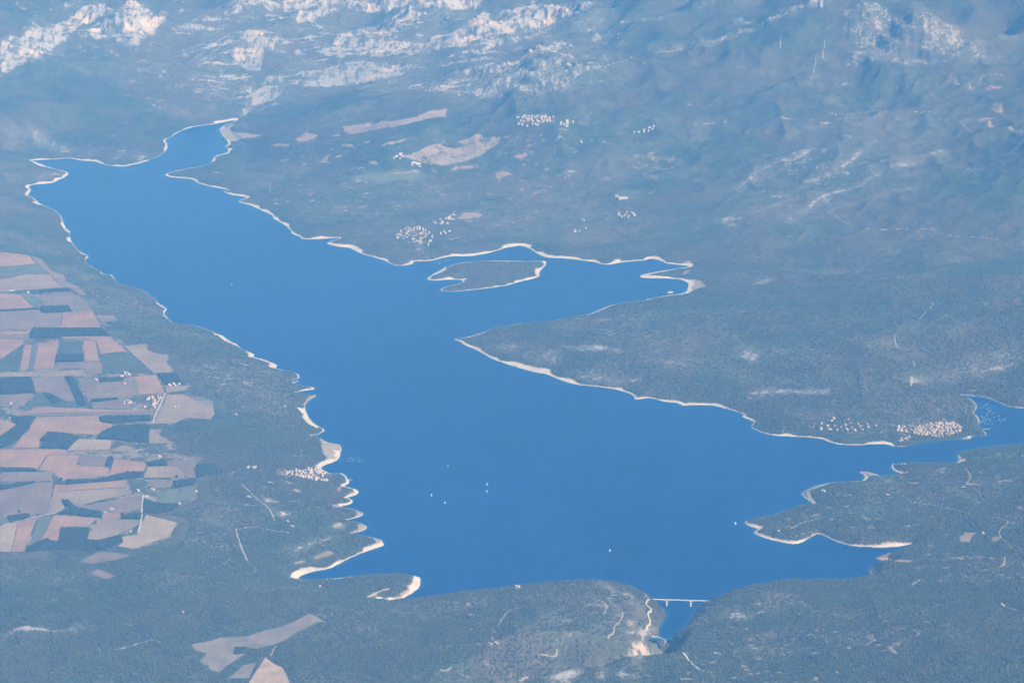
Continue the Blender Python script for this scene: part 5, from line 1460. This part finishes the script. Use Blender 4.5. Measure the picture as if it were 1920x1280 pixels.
def motorboat(x, y, rz, label, group, mast, s=1.0):
    t = thing('moored_boat', label, 'boat', (x, y, .0), rz, group, s)
    link('hull', hull_me, None, t)
    link('cabin', cab_me, None, t)
    if mast:
        link('mast', mast_me, None, t)
    return t


sailboat(c8((600, 63))[0], .4, 'single sailboat in open water, farthest up the lake of the lower lake group', .9)
sailboat(c8((370, 190))[0], 1.2, 'small sailboat nearest the left shore village', .7)
sailboat(c8((507, 228))[0], .3, 'white sailboat leftmost of the pair of brighter sails in mid lake', 1.25)
sailboat(c8((583, 271))[0], .9, 'lowest white sailboat of the mid lake group', 1.2)
sailboat(c8((820, 167))[0], .2, 'upper sailboat of the two in line in mid lake', 1.2)
sailboat(c8((818, 207))[0], .5, 'lower sailboat of the two in line in mid lake', 1.2)
sailboat(c8((1510, 540))[0], .7, 'lone white sailboat on the empty water above the bridge', 1.3)
sailboat(c9((297, 388))[0], .2, 'white sailboat just off the tip of the right-hand cape', 1.4)
sailboat(c4((1303, 322))[0], .2, 'lone sailboat in the upper lake left of the island', 1.2)


def moorings(poly, n, label, group, mind=16):
    w = ground(poly, 0)
    x0, y0 = w.min(0)
    x1, y1 = w.max(0)
    got, made = [], []
    for _ in range(4000):
        if len(got) >= n:
            break
        x, y = R_.uniform(x0, x1), R_.uniform(y0, y1)
        if not inside(np.array([x]), np.array([y]), w)[0] or float(look(D, x, y)) > -12:
            continue
        if any((x - a_) ** 2 + (y - b_) ** 2 < mind * mind for a_, b_ in got):
            continue
        got.append((x, y))
        made.append(motorboat(x, y, 0.6 + R_.gauss(0, .3), label, group, R_.random() < .5, R_.uniform(.6, .95)))
    number_off(made)


moorings(c6((1670, 1000), (1720, 985), (1750, 1030), (1830, 1080), (1770, 1110), (1700, 1110), (1680, 1060)), 44, 'white boat at its mooring in the bay beside the right-shore village', 'boats moored beside the right-shore village')
moorings(c8((15, 5), (120, 15), (110, 40), (20, 38)), 11, 'white boat anchored off the left-shore village', 'boats anchored off the left-shore village')
moorings(c5((500, 195), (560, 175), (640, 170), (630, 190), (560, 210)), 9, 'white boat anchored between the island and the village behind it', 'boats anchored between the island and the shore')


def jetty(p, label):
    w = ground(p, 0)
    L_ = float(np.linalg.norm(w[1] - w[0]))
    t = thing('jetty', label, 'jetty', (w[0][0], w[0][1], 0), math.atan2(w[1][1] - w[0][1], w[1][0] - w[0][0]))
    V, F = prism([(-2, .8), (2, .8), (2, 1.2), (-2, 1.2)], (0, 0, 0), (L_, 0, 0))
    link('walkway', mesh('walkway', V, F), M['conc'], t)
    for k in range(4):
        x = L_ * (k + .5) / 4
        V, F = prism([(-.5, -8), (.5, -8), (.5, .79), (-.5, .79)], (x - .5, 0, 0), (x + .5, 0, 0))
        link('pile', mesh('pile', V, F), M['wood'], t)


jetty(c6((1664, 1090), (1690, 1092)), 'short pale jetty in the mooring bay, the upper of two')
jetty(c6((1690, 1133), (1730, 1130)), 'longer pale jetty at the harbour corner of the right-shore village')
jetty(c8((36, 140), (62, 138)), 'thin jetty on the left shore below the village')

# ------------------------------------------------------------------ the air
hx, hy0, hy1 = 51500.0, -31000.0, 61500.0
xm = float(np.abs(GX).max()) + 500
hy1 = float(Y.max()) + 500
zb, zt_ = float(H.min()) - 1.0, CAM_Z + 60
V = [(sx * xm, yv, z) for z in (zb, zt_) for sx, yv in ((-1, hy0), (1, hy0), (1, hy1), (-1, hy1))]
hz = link('haze', mesh('haze', V, [(0, 3, 2, 1), (4, 5, 6, 7), (0, 1, 5, 4), (1, 2, 6, 5), (2, 3, 7, 6), (3, 0, 4, 7)]))
hz['kind'] = 'stuff'
hm = bpy.data.materials.new('haze')
hm.use_nodes = True
hm.node_tree.nodes.clear()
ho = hm.node_tree.nodes.new('ShaderNodeOutputMaterial')
hv = hm.node_tree.nodes.new('ShaderNodeVolumePrincipled')
hv.inputs['Color'].default_value = (*HAZE_COLOR, 1)
hv.inputs['Absorption Color'].default_value = (1, 1, 1, 1)
hv.inputs['Density'].default_value = HAZE_DENSITY
hv.inputs['Anisotropy'].default_value = HAZE_G
hm.node_tree.links.new(hv.outputs[0], ho.inputs['Volume'])
hz.data.materials.append(hm)
